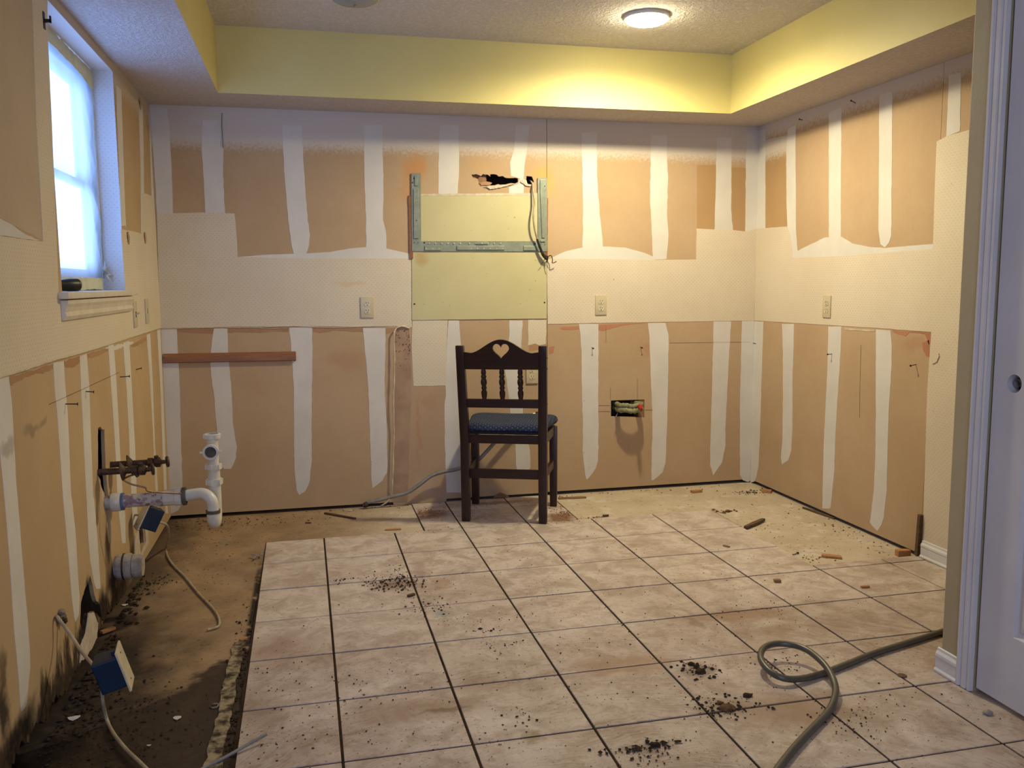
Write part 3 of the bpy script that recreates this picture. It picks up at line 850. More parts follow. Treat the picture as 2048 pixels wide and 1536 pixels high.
# ------------------------------------------------------------------ window on the left wall
REV = 0.115
win = tag(bpy.data.objects.new('window_1', None), 'small deep-set window covered with clear plastic film', kind='structure')
COL.objects.link(win)
win.location = (LX, (WY0 + WY1) / 2, WZ0)
win.location = (0, 0, 0)
xo = LX - REV
rv = MB()
rv.box2((xo - .05, WY0 - .012, WZ0), (LX - .0005, WY0 + .0012, WZ1)).box2((xo - .05, WY1 - .0012, WZ0), (LX - .0005, WY1 + .012, WZ1)).box2((xo - .05, WY0 - .012, WZ1 - .0012), (LX - .0005, WY1 + .012, WZ1 + .012))
rv.build('reveal', M['wallpaper_reveal'], win)
fr = MB()
for (a, b) in (((WY0, WZ0), (WY0 + .045, WZ1)), ((WY1 - .045, WZ0), (WY1, WZ1)), ((WY0, WZ1 - .045), (WY1, WZ1)), ((WY0, WZ0), (WY1, WZ0 + .05))):
    fr.box2((xo - .045, a[0], a[1]), (xo, b[0], b[1]))
fr.build('window_frame', M['vinyl'], win, None, .003)
zm = 1.63
for z0, z1, dx in ((WZ0 + .05, zm + .015, .008), (zm - .02, WZ1 - .045, .026)):
    sa = MB()
    y0, y1 = WY0 + .045, WY1 - .045
    for (a, b) in (((y0, z0), (y0 + .035, z1)), ((y1 - .035, z0), (y1, z1)), ((y0, z1 - .035), (y1, z1)), ((y0, z0), (y1, z0 + .035))):
        sa.box2((xo - dx - .018, a[0], a[1]), (xo - dx, b[0], b[1]))
    sash = sa.build('sash', M['vinyl'], win, None, .003)
    MB().box2((xo - dx - .012, y0 + .034, z0 + .034), (xo - dx - .008, y1 - .034, z1 - .034)).build('pane', M['pane'], sash)
st = MB().box2((xo, WY0, WZ0 - .022), (LX, WY1, WZ0)).box2((LX, WY0 - .055, WZ0 - .022), (LX + .032, WY1 + .12, WZ0))
st.build('window_stool', M['sill'], win, 40, .005)
prof = [(0, 0), (.010, 0), (.016, .012), (.013, .026), (.017, .040), (.022, .050), (.022, .062), (0, .062)]
ap = MB()
a0, a1 = WY0 - .03, WY1 + .065
vs = [(LX + p[0], y, WZ0 - .022 - .066 + p[1]) for y in (a0, a1) for p in prof]
n = len(prof)
ap.add(vs, [tuple(range(n)), tuple(range(2 * n - 1, n - 1, -1))] + [(i, (i + 1) % n, (i + 1) % n + n, i + n) for i in range(n)])
ap.build('window_apron', M['sill'], win)
# plastic film taped over the opening
film = MB()
ny, nz = 40, 64
fx = xo + .026
vs, fs = [], []
for j in range(nz + 1):
    for i in range(ny + 1):
        u, v = i / ny, j / nz
        y = WY0 + .004 + (WY1 - WY0 - .008) * u
        z = WZ0 + .035 + (WZ1 - WZ0 - .06) * v
        e = min(1, 6 * min(u, 1 - u)) * min(1, 6 * min(v, 1 - v))
        fold = noise.noise(Vector((y * 5 + z * 2, z * 1.5, 1))) * .016 + noise.noise(Vector((y * 16 + z * 5, z * 3.0, 4))) * .007
        rail = -.010 * math.exp(-((z - zm) / .05) ** 2)
        edge = abs(noise.noise(Vector((y * 22 + z * 12, z * 5, 8)))) * .022 * math.exp(-((1 - u) / .12) ** 2)
        vs.append((fx + e * (fold + rail) + edge * min(1, 12 * min(v, 1 - v)), y, z))
for j in range(nz):
    for i in range(ny):
        a = j * (ny + 1) + i
        fs.append((a, a + 1, a + ny + 2, a + ny + 1))
film.add(vs, fs)
pl = thing('plastic_sheet', 'clear wrinkled plastic film taped across the window opening', 'plastic sheet', (0, 0, 0))
film.build('film', M['film'], pl, 180)
tp = MB()
tp.prism([rough([(WY0 + .002, WZ1 - .055), (WY0 + .3, WZ1 - .05), (WY1 - .25, WZ1 - .06), (WY1 - .09, WZ1 - .075), (WY1 - .002, WZ1 - .085), (WY1 - .002, WZ1 - .004), (WY1 - .05, WZ1 - .006), (WY1 - .20, WZ1 - .004), (WY0 + .002, WZ1 - .002)], .02, .004, 3)], lambda a, b, h: Vector((fx + .012 + h, a, b)), 0, .001)
tp.build('masking_tape', M['tape'], pl)
tb = MB().prism([rough([(WY0 + .002, WZ0 + .004), (WY1 - .03, WZ0 + .004), (WY1 - .02, WZ0 + .05), (WY0 + .002, WZ0 + .05)], .02, .003, 6)], lambda a, b, h: Vector((fx + .008 + h, a, b)), 0, .001)
tb.build('masking_tape', M['tape'], pl)
ts = MB().prism([rough([(WY1 - .022, WZ0 + .05), (WY1 - .004, WZ0 + .05), (WY1 - .004, WZ1 - .08), (WY1 - .018, WZ1 - .08)], .03, .003, 7)], lambda a, b, h: Vector((fx + .010 + h, a, b)), 0, .001)
ts.build('masking_tape', M['paper'], pl)
# crumpled end of the film at the far corner of the sill
cr = MB()
rr = random.Random(2)
c0 = Vector((fx + .02, WY1 - .03, WZ0 + .075))
for k in range(9):
    g = rr.uniform(0, 2 * PI)
    tip = c0 + Vector((rr.uniform(0, .03), math.cos(g) * .03, math.sin(g) * .05))
    sdv = Vector((.01, rr.uniform(-.015, .015), rr.uniform(-.015, .015)))
    cr.add([c0 - sdv, c0 + sdv, tip], [(0, 1, 2)])
cr.build('film_end', M['paper'], pl)
# things on the window
fb = thing('flashlight', 'black round-ended hand tool lying on the window sill', 'flashlight', (0, 0, 0))
a = Vector((LX - .075, 2.985, WZ0 + .0215)); b = Vector((LX + .012, 3.10, WZ0 + .0215))
ax = (b - a).normalized()
L = (b - a).length
MB().lathe([(0, 0), (.015, 0), (.017, .006), (.017, L * .55), (.0185, L * .6), (.021, L * .74), (.021, L - .004), (.019, L), (.017, L), (.016, L - .008), (0, L - .008)], a, ax, 24).build('body', M['flash'], fb, 40)
MB().lathe([(.0175, L * .2), (.0186, L * .22), (.0186, L * .24), (.0175, L * .26), (.0175, L * .3), (.0186, L * .32), (.0186, L * .34), (.0175, L * .36)], a, ax, 24).build('grip_ring', M['rubber'], fb, 40)
lt = thing('window_bracket', 'small dark metal bracket high on the window reveal beside the soffit', 'bracket')
p = on(1, WY0 - .0016, 97, 43)
p = Vector((LX + .0016, WY0 - .01, p.z if 1.9 < p.z < 2.1 else 2.03))
MB().box2((LX + .0016, p.y - .008, p.z - .025), (LX + .004, p.y + .008, p.z + .025)).build('plate', M['nail'], lt)
MB().box2((LX + .004, p.y - .004, p.z - .006), (LX + .022, p.y + .004, p.z + .004)).box2((LX + .018, p.y - .004, p.z - .006), (LX + .022, p.y + .004, p.z + .014)).build('hook', M['nail'], lt)

# ------------------------------------------------------------------ closet wall, casing and door at the right
PY = 2.222
DY0, DY1 = 1.20, 2.078
pt = tag(MB().box2((PX, DY1 + .012, CZ), (PX + .11, PY, ZC)).box2((PX, YR, CZ), (PX + .11, DY0, ZC)).box2((PX, DY0, 2.06), (PX + .11, DY1 + .012, ZC)).build('wall_closet', M['olive'], None, None, .004), kind='structure')
tag(MB().box2((PX + .11, 0.4, CZ), (RX, 0.5, ZC)).build('wall_hall', M['olive']), kind='structure')


def strip(name, prof, y0, y1, z0, sx, X, mat, parent=None):
    m = MB()
    n = len(prof)
    vs = [(X + sx * p[0], y, z0 + p[1]) for y in (y0, y1) for p in prof]
    m.add(vs, [tuple(range(n)), tuple(range(2 * n - 1, n - 1, -1))] + [(i, (i + 1) % n, (i + 1) % n + n, i + n) for i in range(n)])
    return m.build(name, mat, parent)


bprof = [(0, 0), (.016, 0), (.016, .006), (.011, .012), (.011, .045), (.013, .050), (.012, .058), (.006, .066), (.005, .074), (0, .076)]
tag(strip('baseboard_closet', bprof, 2.142, PY + .012, .002, -1, PX, M['white_trim']), kind='structure')
tag(strip('baseboard_right', bprof, 1.0, 3.222, .002, -1, RX - .0016, M['white_trim']), kind='structure')
# fluted casing
cs = MB()
y = 2.142
cprof = [(0, 2.142), (.013, 2.142), (.016, 2.139), (.016, 2.131), (.010, 2.128), (.010, 2.124), (.014, 2.120), (.014, 2.106), (.009, 2.103), (.009, 2.100), (.013, 2.097), (.013, 2.088), (0, 2.086)]
n = len(cprof)
vs = [(PX - p[0], p[1], z) for z in (.002, 2.10) for p in cprof]
cs.add(vs, [tuple(range(n)), tuple(range(2 * n - 1, n - 1, -1))] + [(i, (i + 1) % n, (i + 1) % n + n, i + n) for i in range(n)])
tag(cs.build('trim_1', M['door_white']), 'white fluted door casing on the closet wall', kind='structure')
# panel door with an empty knob hole
DX = PX + .004
dr = tag(bpy.data.objects.new('door_1', None), 'white panelled door with an empty round knob hole', kind='structure')
COL.objects.link(dr)
hc, hr = (2.003, .935), .0255
circ = [(hc[0] + hr * math.cos(2 * PI * k / 28), hc[1] + hr * math.sin(2 * PI * k / 28)) for k in range(28)]
pan = [(1.32, .222, 1.957, .90), (1.32, 1.06, 1.957, 1.90)]
rc = lambda q: [(q[0], q[1]), (q[2], q[1]), (q[2], q[3]), (q[0], q[3])]
MB().prism([[(DY0 + .004, .016), (DY1, .016), (DY1, 2.05), (DY0 + .004, 2.05)], circ, rc(pan[0]), rc(pan[1])], lambda a, b, h: Vector((DX + h, a, b)), 0, .035).build('door_slab', M['door_white'], dr)
for q in pan:
    m = MB()
    loops = []
    for ins, dep in ((0, 0), (.010, .009), (.016, .009), (.022, .006), (.050, .001), (.056, .001)):
        loops.append([(DX + dep, q[0] + ins, q[1] + ins), (DX + dep, q[2] - ins, q[1] + ins), (DX + dep, q[2] - ins, q[3] - ins), (DX + dep, q[0] + ins, q[3] - ins)])
    vs = [p for l in loops for p in l]
    fs = [(4 * k + i, 4 * k + (i + 1) % 4, 4 * k + 4 + (i + 1) % 4, 4 * k + 4 + i) for k in range(len(loops) - 1) for i in range(4)] + [tuple(4 * (len(loops) - 1) + i for i in range(4))]
    m.add(vs, fs).build('door_panel', M['door_white'], dr)
MB().lathe([(hr + .0005, 0), (hr + .0005, .03)], (DX, hc[0], hc[1]), (1, 0, 0), 28).lathe([(0, .0345), (hr + .002, .0345)], (DX, hc[0], hc[1]), (1, 0, 0), 28).build('knob_hole', M['dark_hole'], dr)
MB().lathe([(.0115, .012), (.0115, .03)], (DX, hc[0] + .004, hc[1] - .003), (1, 0, .2), 20).build('latch_tube', M['cable_grey'], dr, 40)

# ------------------------------------------------------------------ ceiling lamps
lampc = on(2, ZC - .03, 1293, 45)


def ceiling_lamp(label, x, y, glass, r):
    o = thing('ceiling_lamp', label, 'ceiling lamp', (x, y, ZC))
    MB().lathe([(0, 0), (r + .004, 0), (r + .005, -.006), (r + .003, -.015), (r - .002, -.018)], n=40).build('base_ring', M['white_trim'], o, 40)
    pr = [(r * math.cos(a), -.016 - .026 * math.sin(a)) for a in [PI / 2 * k / 10 for k in range(11)]]
    MB().lathe(pr, n=40).build('glass_shade', glass, o, 60)
    if glass is M['lamp']:
        b = bpy.data.lights.new('lamp_bulb', 'SPOT')
        b.energy, b.color, b.shadow_soft_size = LAMP_POWER, LAMP_COLOR, .042
        b.spot_size, b.spot_blend = math.radians(176), 0.6
        bo = bpy.data.objects.new('lamp_bulb', b)
        COL.objects.link(bo)
        bo.parent, bo.location = o, (0, 0, -.070)
    MB().lathe([(0, -.054), (.005, -.052), (.006, -.048), (.004, -.043), (.004, -.041)], n=14).build('finial', M['brass'], o, 40)
    return o


ceiling_lamp('lit round frosted ceiling lamp glowing above the back soffit corner', lampc.x, lampc.y, M['lamp'], .098)
ceiling_lamp('unlit round ceiling lamp at the top edge, left of the lit one', .235, 3.855, M['lamp_off'], .098)

# ------------------------------------------------------------------ back wall: range panel, bracket, trims
pn = thing('range_panel', 'greenish-yellow backsplash panel on the back wall above the chair', 'panel')
A = [PTS['B'](u, v) for u, v in px('823,388 1093,388 1093,637 824,640')]
MB().prism([rough(A, .03, .0006, 2)], MAPS['B'], .0, .0042).build('board', M['panel'], pn)
MB().prism([rough([PTS['B'](u, v) for u, v in px('842,388 1074,386 1074,391 842,392')], .01, .001, 8)], MAPS['B'], .0042, .005).build('glue_edge', M['caulk'], pn)
for u, v in ((829, 608), (1089, 605)):
    MB().lathe([(0, .003), (.004, .002), (.0045, 0)], bk(u, v, .0042), (0, -1, 0), 12).build('screw', M['nail'], pn, 40)
for o, lb in (('817,391 823,391 826,518 819,518', 'thin reddish wood sliver along the left edge of the metal bracket'), ('1091,396 1095.5,396 1094.5,515 1089,515', 'thin reddish wood sliver along the right edge of the metal bracket')):
    q = [PTS['B'](u, v) for u, v in px(o)]
    tag(MB().prism([rough(q, .02, .0012, 5)], MAPS['B'], .0, .007).build('wood_sliver', M['reddish_trim']), lb, 'wood sliver')
br = thing('mounting_bracket', 'galvanised U-shaped metal appliance bracket screwed to the back wall panel', 'bracket')
bx = lambda o: [PTS['B'](u, v) for u, v in px(o)]
H0, H1 = .0075, .0095


def flat_bar(o, inset, holes, rib):
    q = bx(o)
    part = MB().prism([q], MAPS['B'], H0, H1)
    # folded flange down to the wall all round
    part.prism([q, [(p[0] + (.0015 if p[0] < sum(t[0] for t in q) / 4 else -.0015), p[1] + (.0015 if p[1] < sum(t[1] for t in q) / 4 else -.0015)) for p in q]], MAPS['B'], .0042, H0)
    b = part.build('bracket_bar', M['metal'], br)
    for r_ in rib:
        MB().prism([bx(r_)], MAPS['B'], H1, H1 + .0055).build('pressed_rib', M['metal'], b, None, .0014)
    for (u, v, r, mt) in holes:
        MB().lathe([(0, .0006), (r, .0005), (r, 0)], bk(u, v, H1 + (.0056 if r < .0032 else .0)), (0, -1, 0), 12).build('screw_hole', M[mt], b)
    return b


flat_bar('822.5,347 840.5,347 841,483 841,502.5 823.5,502.5', 0, [(828.5, 357, .005, 'dark_hole'), (825, 365.5, .0035, 'dark_hole'), (833, 441, .0028, 'dark_hole'), (828, 485.5, .0026, 'dark_hole'), (836, 485.5, .0026, 'dark_hole')],
         ['829.5,376 834.5,376 836,378 837,477 827,477 826.5,378', '828.5,352 835,352 835,372 829,372'])
flat_bar('1074.5,356 1093,356 1093.7,503 1075.5,503', 0, [(1086, 363.5, .005, 'dark_hole'), (1089.5, 372.5, .003, 'dark_hole'), (1084, 463, .0035, 'dark_hole'), (1082, 488, .0024, 'dark_hole'), (1090, 488, .0024, 'dark_hole')],
         ['1079,359.5 1091.5,359.5 1091.5,378 1087,384 1088,476 1083,476 1079,384', '1079.5,480 1089.5,480 1089.5,484 1079.5,484'])
hl = []
for k in range(12):
    hl.append((859 + k * 12.4 + (6 if k > 5 else 0), 486.4, .0030, 'bright_hole'))
for k in range(9):
    hl.append((853 + k * 12.6 + (52 if k > 2 else 0), 497, .0026, 'bright_hole'))
hl += [(848.5, 485.6, .0045, 'dark_hole'), (1070, 487.5, .0045, 'dark_hole')]
flat_bar('841,482.5 1075,482.5 1075.5,503 841,502.5', 0, hl, ['849,492 882,492 882,501 849,501', '913,492 1008,492 1008,500 913,500', '952,484 975,484 975,489 952,489', '1046,492 1070,492 1070,501 1046,501'])
# red-brown trim board on the left
tb_ = thing('trim_board', 'reddish-brown moulded wood strip nailed across the back wall at left', 'board')
a, b = bk(324, 717), bk(592, 712)
zc = (a.z + b.z) / 2
bp = [(0, -.024), (.010, -.024), (.017, -.020), (.017, .006), (.014, .010), (.012, .016), (.009, .022), (.005, .0245), (0, .0245)]
m = MB()
n = len(bp)
vs = [(x, D - p[0] - .001, zc + p[1] + dz) for x, dz in ((a.x + .008, .002), (b.x, -.002)) for p in bp]
m.add(vs, [tuple(range(n)), tuple(range(2 * n - 1, n - 1, -1))] + [(i, (i + 1) % n, (i + 1) % n + n, i + n) for i in range(n)])
m.build('board', M['reddish_trim'], tb_)
for u in (328, 589):
    q = bk(u, 715 if u < 400 else 721, .018)
    MB().lathe([(0, .0015), (.003, .001), (.003, 0)], q, (0, -1, 0), 10).build('nail_head', M['nail'], tb_)
# peeled caulk bead hanging off the wall
P = [bk(u, v, o) for u, v, o in ((819, 657, .004), (808, 653, .008), (797, 654, .012), (790, 661, .016), (788, 674, .020), (789, 727, .022), (787, 807, .022), (788, 860, .018), (787, 900, .018), (785.5, 954, .018), (782, 991, .012), (775, 1003, .010), (762, 1012, .012))]
bd = tag(MB().tube(spline(P, 8), [.0055 * (0.75 + 0.55 * noise.noise(Vector((i * .45, 2.2, 0)))) for i in range(len(P) * 8 - 7)], 7).build('caulk_bead', M['caulk'], None, 60), 'long curl of pale caulk peeling off the wall left of the chair', 'caulk')


# ------------------------------------------------------------------ outlets and switches
def outlet(label, c, rz, flip=1):
    o = thing('outlet', label, 'outlet', c, rz, 'ivory electrical outlets')
    w, h = .070, .114
    MB().box((0, -.003, 0), (w, .006, h)).build('cover_plate', M['ivory'], o, 40, .0022)
    for s_ in (-1, 1):
        m = MB()
        pts = []
        for k in range(28):
            g = 2 * PI * k / 28
            pts.append((max(-.0165, min(.0165, .0175 * math.cos(g))), max(-.0145, min(.0145, .0175 * math.sin(g))) + s_ * .0195))
        m.prism([pts], lambda a, b, hh: Vector((a, -hh, b)), .0058, .0078)
        r = m.build('receptacle', M['ivory_light'], o)
        z = s_ * .0195
        MB().box((-.0065, -.0079, z + .004), (.0022, .0008, .009)).build('slot', M['dark_hole'], r)
        MB().box((.0065, -.0079, z + .004), (.0022, .0008, .0075)).build('slot', M['dark_hole'], r)
        MB().lathe([(0, .0004), (.0026, .0004), (.0026, -.0002)], (0, -.0079, z - .008), (0, -1, 0), 10).build('slot', M['dark_hole'], r)
    MB().lathe([(0, .0012), (.003, .0008), (.003, 0)], (0, -.006, 0), (0, -1, 0), 12).build('screw', M['bright_hole'], o, 40)
    return o


outlet('ivory double outlet on dotted wallpaper left of the yellow panel', bk(734.5, 614.5, .0016), 0)
outlet('ivory double outlet on dotted wallpaper right of the yellow panel', bk(1201.5, 610, .0016), 0)
outlet('ivory double outlet half hidden behind the chair back', bk(1064, 747, .0016), 0)
outlet('ivory double outlet on the right-hand side wall', rt(1654.5, 613, .0016), -PI / 2)


def wall_switch(label, c, lever):
    o = thing('light_switch', label, 'light switch', c, PI / 2)
    MB().box((0, -.003, 0), (.070, .006, .114)).build('cover_plate', M['ivory'], o, 40, .0022)
    MB().box((0, -.0065, 0), (.011, .001, .025)).build('lever_slot', M['dark_hole'], o)
    if lever:
        MB().bar((0, -.005, 0), (0, -.022, .007), .008, .007).build('lever', M['ivory_light'], o, None, .0015)
    else:
        MB().box((0, -.007, 0), (.008, .003, .020)).build('lever', M['ivory_light'], o, None, .001)
    for s_ in (-1, 1):
        MB().lathe([(0, .001), (.003, .0007), (.003, 0)], (0, -.006, s_ * .030), (0, -1, 0), 10).build('screw', M['bright_hole'], o, 40)
    return o


wall_switch('ivory toggle light switch beside the window sill on the left wall', lf(269, 629, .0016), True)
wall_switch('ivory flat wall plate near the back corner of the left wall', lf(292.5, 622, .0016), False)

# ------------------------------------------------------------------ cable hanging from the torn slot
cb = thing('hanging_cable', 'cream cable hanging from the wall hole, black-taped end over the bracket', 'cable')
P = [bk(1059, 360, -.06), bk(1063, 364, -.005), bk(1065.5, 369, .012), bk(1066, 380, .022), bk(1069, 405, .035), bk(1067, 432, .045), bk(1069, 455, .045), bk(1075, 480, .035)]
MB().tube(spline(P, 8), .0055, 9).build('cable_sheath', M['cable_white'], cb, 60)
P2 = [bk(1074, 478, .036), bk(1079, 492, .035), bk(1085, 507, .032), bk(1093, 519, .03)]
MB().tube(spline(P2, 6), [.0065] * 6 + [.0075] * 6 + [.0095] * 4 + [.008, .007, .006], 8).build('tape_wrap', M['tape_black'], cb, 50)
for pts, r, mt in (([(1093, 517, .03), (1098, 512, .03), (1103, 512, .035), (1105, 520, .035), (1105, 526, .034), (1113, 523, .034)], .0026, 'tape_black'), ([(1093, 518, .03), (1094, 528, .03), (1095, 533, .03), (1097, 537, .03)], .0017, 'corroded'),
                    ([(1090, 517, .03), (1086, 524, .03), (1081, 530, .03)], .0014, 'corroded'), ([(1094, 520, .03), (1092, 512, .034), (1096, 514, .035), (1094, 524, .034)], .0032, 'tape_black')):
    MB().tube(spline([bk(u, v, o) for u, v, o in pts], 6), r, 7).build('wire', M[mt], cb, 60)
# torn paper hanging at the slot
fl_ = thing('paper_flap', 'torn curl of pale drywall paper under the slot near the bracket top', 'paper scrap')
for o, h0, h1 in (('958,366 972,363 984,366 975,371 962,371', .002, .006), ('968,374 985,371 1000,371 1028,368 1010,373 990,377 980,379 976,376', .003, .008), ('1043,359 1052,360 1056,369 1064,369 1060,373 1052,372 1047,368 1040,364', .003, .007)):
    MB().prism([rough(bx(o), .008, .003, 12)], MAPS['B'], h0, h1).build('flap', M['gypsum'] if h1 > .0065 else M['torn'], fl_)
# ------------------------------------------------------------------ cables looped out of the box hole with a red wire nut
lc = thing('looped_cable', 'thick greenish cable bundle looping out of a cut hole, red wire nut', 'cable')
xa, xb = bk(1231, 815).x, bk(1275, 815).x
zc = bk(1255, 812).z
for k, (dz, dy, r) in enumerate(((.015, .088, .0135), (-.012, .096, .0145))):
    P = [(xa + .012, D + .06, zc + dz), (xa + .008, D - .02, zc + dz), (xa + .004, D - dy * .75, zc + dz), (xa + .03, D - dy, zc + dz + .003), ((xa + xb) / 2, D - dy - .005, zc + dz - .004), (xb - .02, D - dy, zc + dz + .004), (xb - .002, D - dy * .7, zc + dz), (xb - .006, D - .02, zc + dz), (xb - .01, D + .06, zc + dz)]
    S = spline(P, 8)
    MB().tube(S, [r * (1 + .30 * noise.noise(Vector((i * .55, k * 5, 0)))) for i in range(len(S))], 10).build('cable_loop', M['insulation'], lc, 60)
xr = bk(1262, 815).x
MB().lathe([(0, 0), (.008, .001), (.011, .010), (.012, .03), (.013, .042), (.010, .044), (0, .044)], (xr, D - .165, zc + .002), (.1, 1, .35), 12).build('wire_nut', M['red_nut'], lc, 40)
MB().tube([(xr + .003, D - .128, zc + .014), (xr + .006, D - .11, zc + .012), (xr + .004, D - .09, zc + .003)], .006, 8).build('wire', M['insulation'], lc, 60)
MB().tube(spline([(xa + .01, D + .04, zc - .03), (xa + .002, D - .03, zc - .032), (xa - .012, D - .05, zc - .046), (xa - .02, D - .052, zc - .06)], 6), .0022, 6).build('wire', M['cable_grey'], lc, 60)
# ------------------------------------------------------------------ gas line behind the chair
gh = thing('gas_hose', 'grey flexible gas hose arching along the back wall behind the chair', 'hose')
bf = bk(1066, 829)
P = [bf + Vector((-.035, -.045, 0)), bk(1040, 836, .06), bk(1020, 850, .075), bk(985, 890, .075), bk(950, 925, .07), bk(915, 938, .055), bk(885, 944, .05), bk(862, 952, .05), bk(838, 970, .05), bk(815, 985, .05), bk(785, 993, .045), bk(750, 1002, .04), bk(735, 1005, .035)]
MB().tube(spline(P, 8), .0105, 12).build('hose', M['gas_hose'], gh, 60)
MB().lathe([(.013, 0), (.015, .003), (.015, .018), (.012, .022), (.012, .03), (.014, .032), (.014, .045), (.011, .047)], bf + Vector((-.044, -.045, -.002)), (1, 0, .1), 6).build('brass_nut', M['brass'], gh)
MB().tube([bf + Vector((0, -.045, .002)), bf + Vector((.018, -.045, .004)), bf + Vector((.024, -.035, .006)), bf + Vector((.024, .02, .006))], .011, 10).build('elbow', M['corroded'], gh, 50)
e = bk(728, 1010, .035)
MB().lathe([(.014, 0), (.016, .004), (.016, .018), (.012, .022), (.012, .03)], e + Vector((.022, 0, .004)), (-1, 0, -.25), 8).build('end_nut', M['corroded'], gh, 30)

# ------------------------------------------------------------------ chair
wv = (Vector((1.138, 4.181, 0)) - Vector((.765, 4.330, 0)))
ch = thing('chair', 'dark-stained wooden chair seen from behind, heart cut-out and navy cushion', 'chair', (.9515, 4.2555, 0), math.atan2(wv.y, wv.x))
hw = .2005        # half distance between rear leg centres
WD, WDX = M['chair_wood'], M['chair_wood_x']
SEATZ = .455


def loft(pts, w, d):
    m = MB()
    vs = []
    for (x, y, z), ww, dd in zip(pts, w, d):
        vs += [(x - ww, y - dd, z), (x + ww, y - dd, z), (x + ww, y + dd, z), (x - ww, y + dd, z)]
    fs = [(4 * k + i, 4 * k + (i + 1) % 4, 4 * k + 4 + (i + 1) % 4, 4 * k + 4 + i) for k in range(len(pts) - 1) for i in range(4)] + [(3, 2, 1, 0), tuple(4 * (len(pts) - 1) + i for i in range(4))]
    return m.add(vs, fs)


def rake(z):
    return 0.0 if z < .40 else -.066 * ((z - .40) / .52) ** 1.15


for s_ in (-1, 1):
    zs = [0, .2, .40, .46, .56, .66, .76, .86, .915]
    sp_ = lambda z: s_ * (hw + .008 * max(0, z - .4) / .5)
    lg = loft([(sp_(z), rake(z), z) for z in zs], [.0205, .0215, .022, .022, .022, .0215, .021, .020, .0195], [.021, .022, .0235, .0235, .022, .021, .020, .019, .0185]).build('rear_leg', WD, ch, 40, .0025)
    for z in (.452, .62, .80, .855):
        MB().lathe([(.006, -.001), (.006, .0015), (.003, .003), (0, .0035)], (sp_(z) + s_ * .021, rake(z), z), (s_, 0, 0), 10).build('peg', WD, lg, 40)
    fw = s_ * (hw + .018)
    loft([(fw, .352, z) for z in (0, .2, SEATZ - .01)], [.0185, .020, .021], [.0185, .020, .021]).build('front_leg', WD, ch, 40, .0025)
    MB().bar((s_ * hw, 0, .245), (fw, .352, .245), .020, .042).build('side_stretcher', WD, ch, None, .002)
    MB().bar((s_ * hw, 0, SEATZ - .028), (fw, .352, SEATZ - .028), .020, .050).build('seat_rail', WD, ch, None, .002)
MB().box((0, 0, SEATZ - .024), (2 * hw, .022, .042)).build('seat_rail', WDX, ch, None, .002)
MB().box((0, .352, SEATZ - .028), (2 * hw + .036, .022, .050)).build('seat_rail', WDX, ch, None, .002)
MB().box((0, .03, .245), (2 * hw, .022, .048)).build('rear_stretcher', WDX, ch, None, .002)
# crest rail with a heart-shaped hole
top = []
N = 40
z0, zsh, ztop = .795, .878, .946
for k in range(N + 1):
    x = -hw + .006 + (2 * hw - .012) * k / N
    u = abs(x) / (hw - .006)
    g = 0.5 + 0.5 * math.cos(PI * min(1, u / .80))
    top.append((x, zsh + (ztop - zsh) * g ** 0.85 + (.006 * ((u - .8) / .2) if u > .8 else 0)))
outl = [(-hw + .006, z0), (hw - .006, z0)] + top[::-1]
heart = []
for k in range(40):
    g = 2 * PI * k / 40
    heart.append((.0405 * math.sin(g) ** 3 * 1.02, .893 + .0395 * (13 * math.cos(g) - 5 * math.cos(2 * g) - 2 * math.cos(3 * g) - math.cos(4 * g)) / 15.0))
MB().prism([outl, heart], lambda a, b, h: Vector((a, rake(b) + h, b)), -.011, .011).build('crest_rail', WDX, ch)
MB().bar((-hw + .01, rake(.62), .620), (hw - .01, rake(.62), .620), .024, .044).build('lower_rail', WDX, ch, None, .002)
for k in (-1, 0, 1):
    x = k * .093
    pr = [(.009, 0), (.011, .012), (.0145, .030), (.0155, .045), (.0105, .058), (.013, .064), (.0145, .070), (.0105, .076), (.0155, .090), (.016, .100), (.0135, .112), (.0105, .117), (.0145, .123), (.0145, .128), (.0105, .134), (.0135, .145), (.0125, .156), (.009, .168)]
    MB().lathe(pr, (x, rake(.636), .633), Vector((0, rake(.80) - rake(.636), .165)), 16).build('spindle', WD, ch, 60)
# seat: upholstered cushion on a board
m = MB()
nx, nyy = 22, 20
vs, fs = [], []


def seat_pt(u, v):
    wv_ = .196 + .052 * v           # half width grows to the front
    x = (2 * u - 1) * wv_
    y = .012 + .385 * v
    return x, y


for side in (0, 1):
    for j in range(nyy + 1):
        for i in range(nx + 1):
            u, v = i / nx, j / nyy
            cu, cv = 2 * u - 1, 2 * v - 1
            su = math.copysign(1 - (1 - abs(cu)) ** 1.6, cu)
            sv = math.copysign(1 - (1 - abs(cv)) ** 1.6, cv)
            rc_ = 1 - .035 * (abs(su) * abs(sv)) ** 8
            x, y = seat_pt((su * rc_ + 1) / 2, (sv * rc_ + 1) / 2)
            e = (1 - abs(su) ** 12) * (1 - abs(sv) ** 12)
            ht = max(0, e) ** 0.45
            sag = .010 * math.exp(-((cu - .0) / .45) ** 2 - ((cv + .6) / .7) ** 2)
            z = SEATZ + .022 + (.036 * ht - sag * ht + .004 * noise.noise(Vector((x * 9, y * 9, 0)))) if side == 0 else SEATZ + .022 - .018 * max(0, e) ** .3
            vs.append((x, y, z))
    b0 = side * (nx + 1) * (nyy + 1)
    for j in range(nyy):
        for i in range(nx):
            a = b0 + j * (nx + 1) + i
            fs.append((a, a + 1, a + nx + 2, a + nx + 1))
m.add(vs, fs).build('seat_cushion', M['fabric'], ch, 80)
MB().box((0, .19, SEATZ + .004), (.375, .34, .012)).build('seat_board', M['flash'], ch)

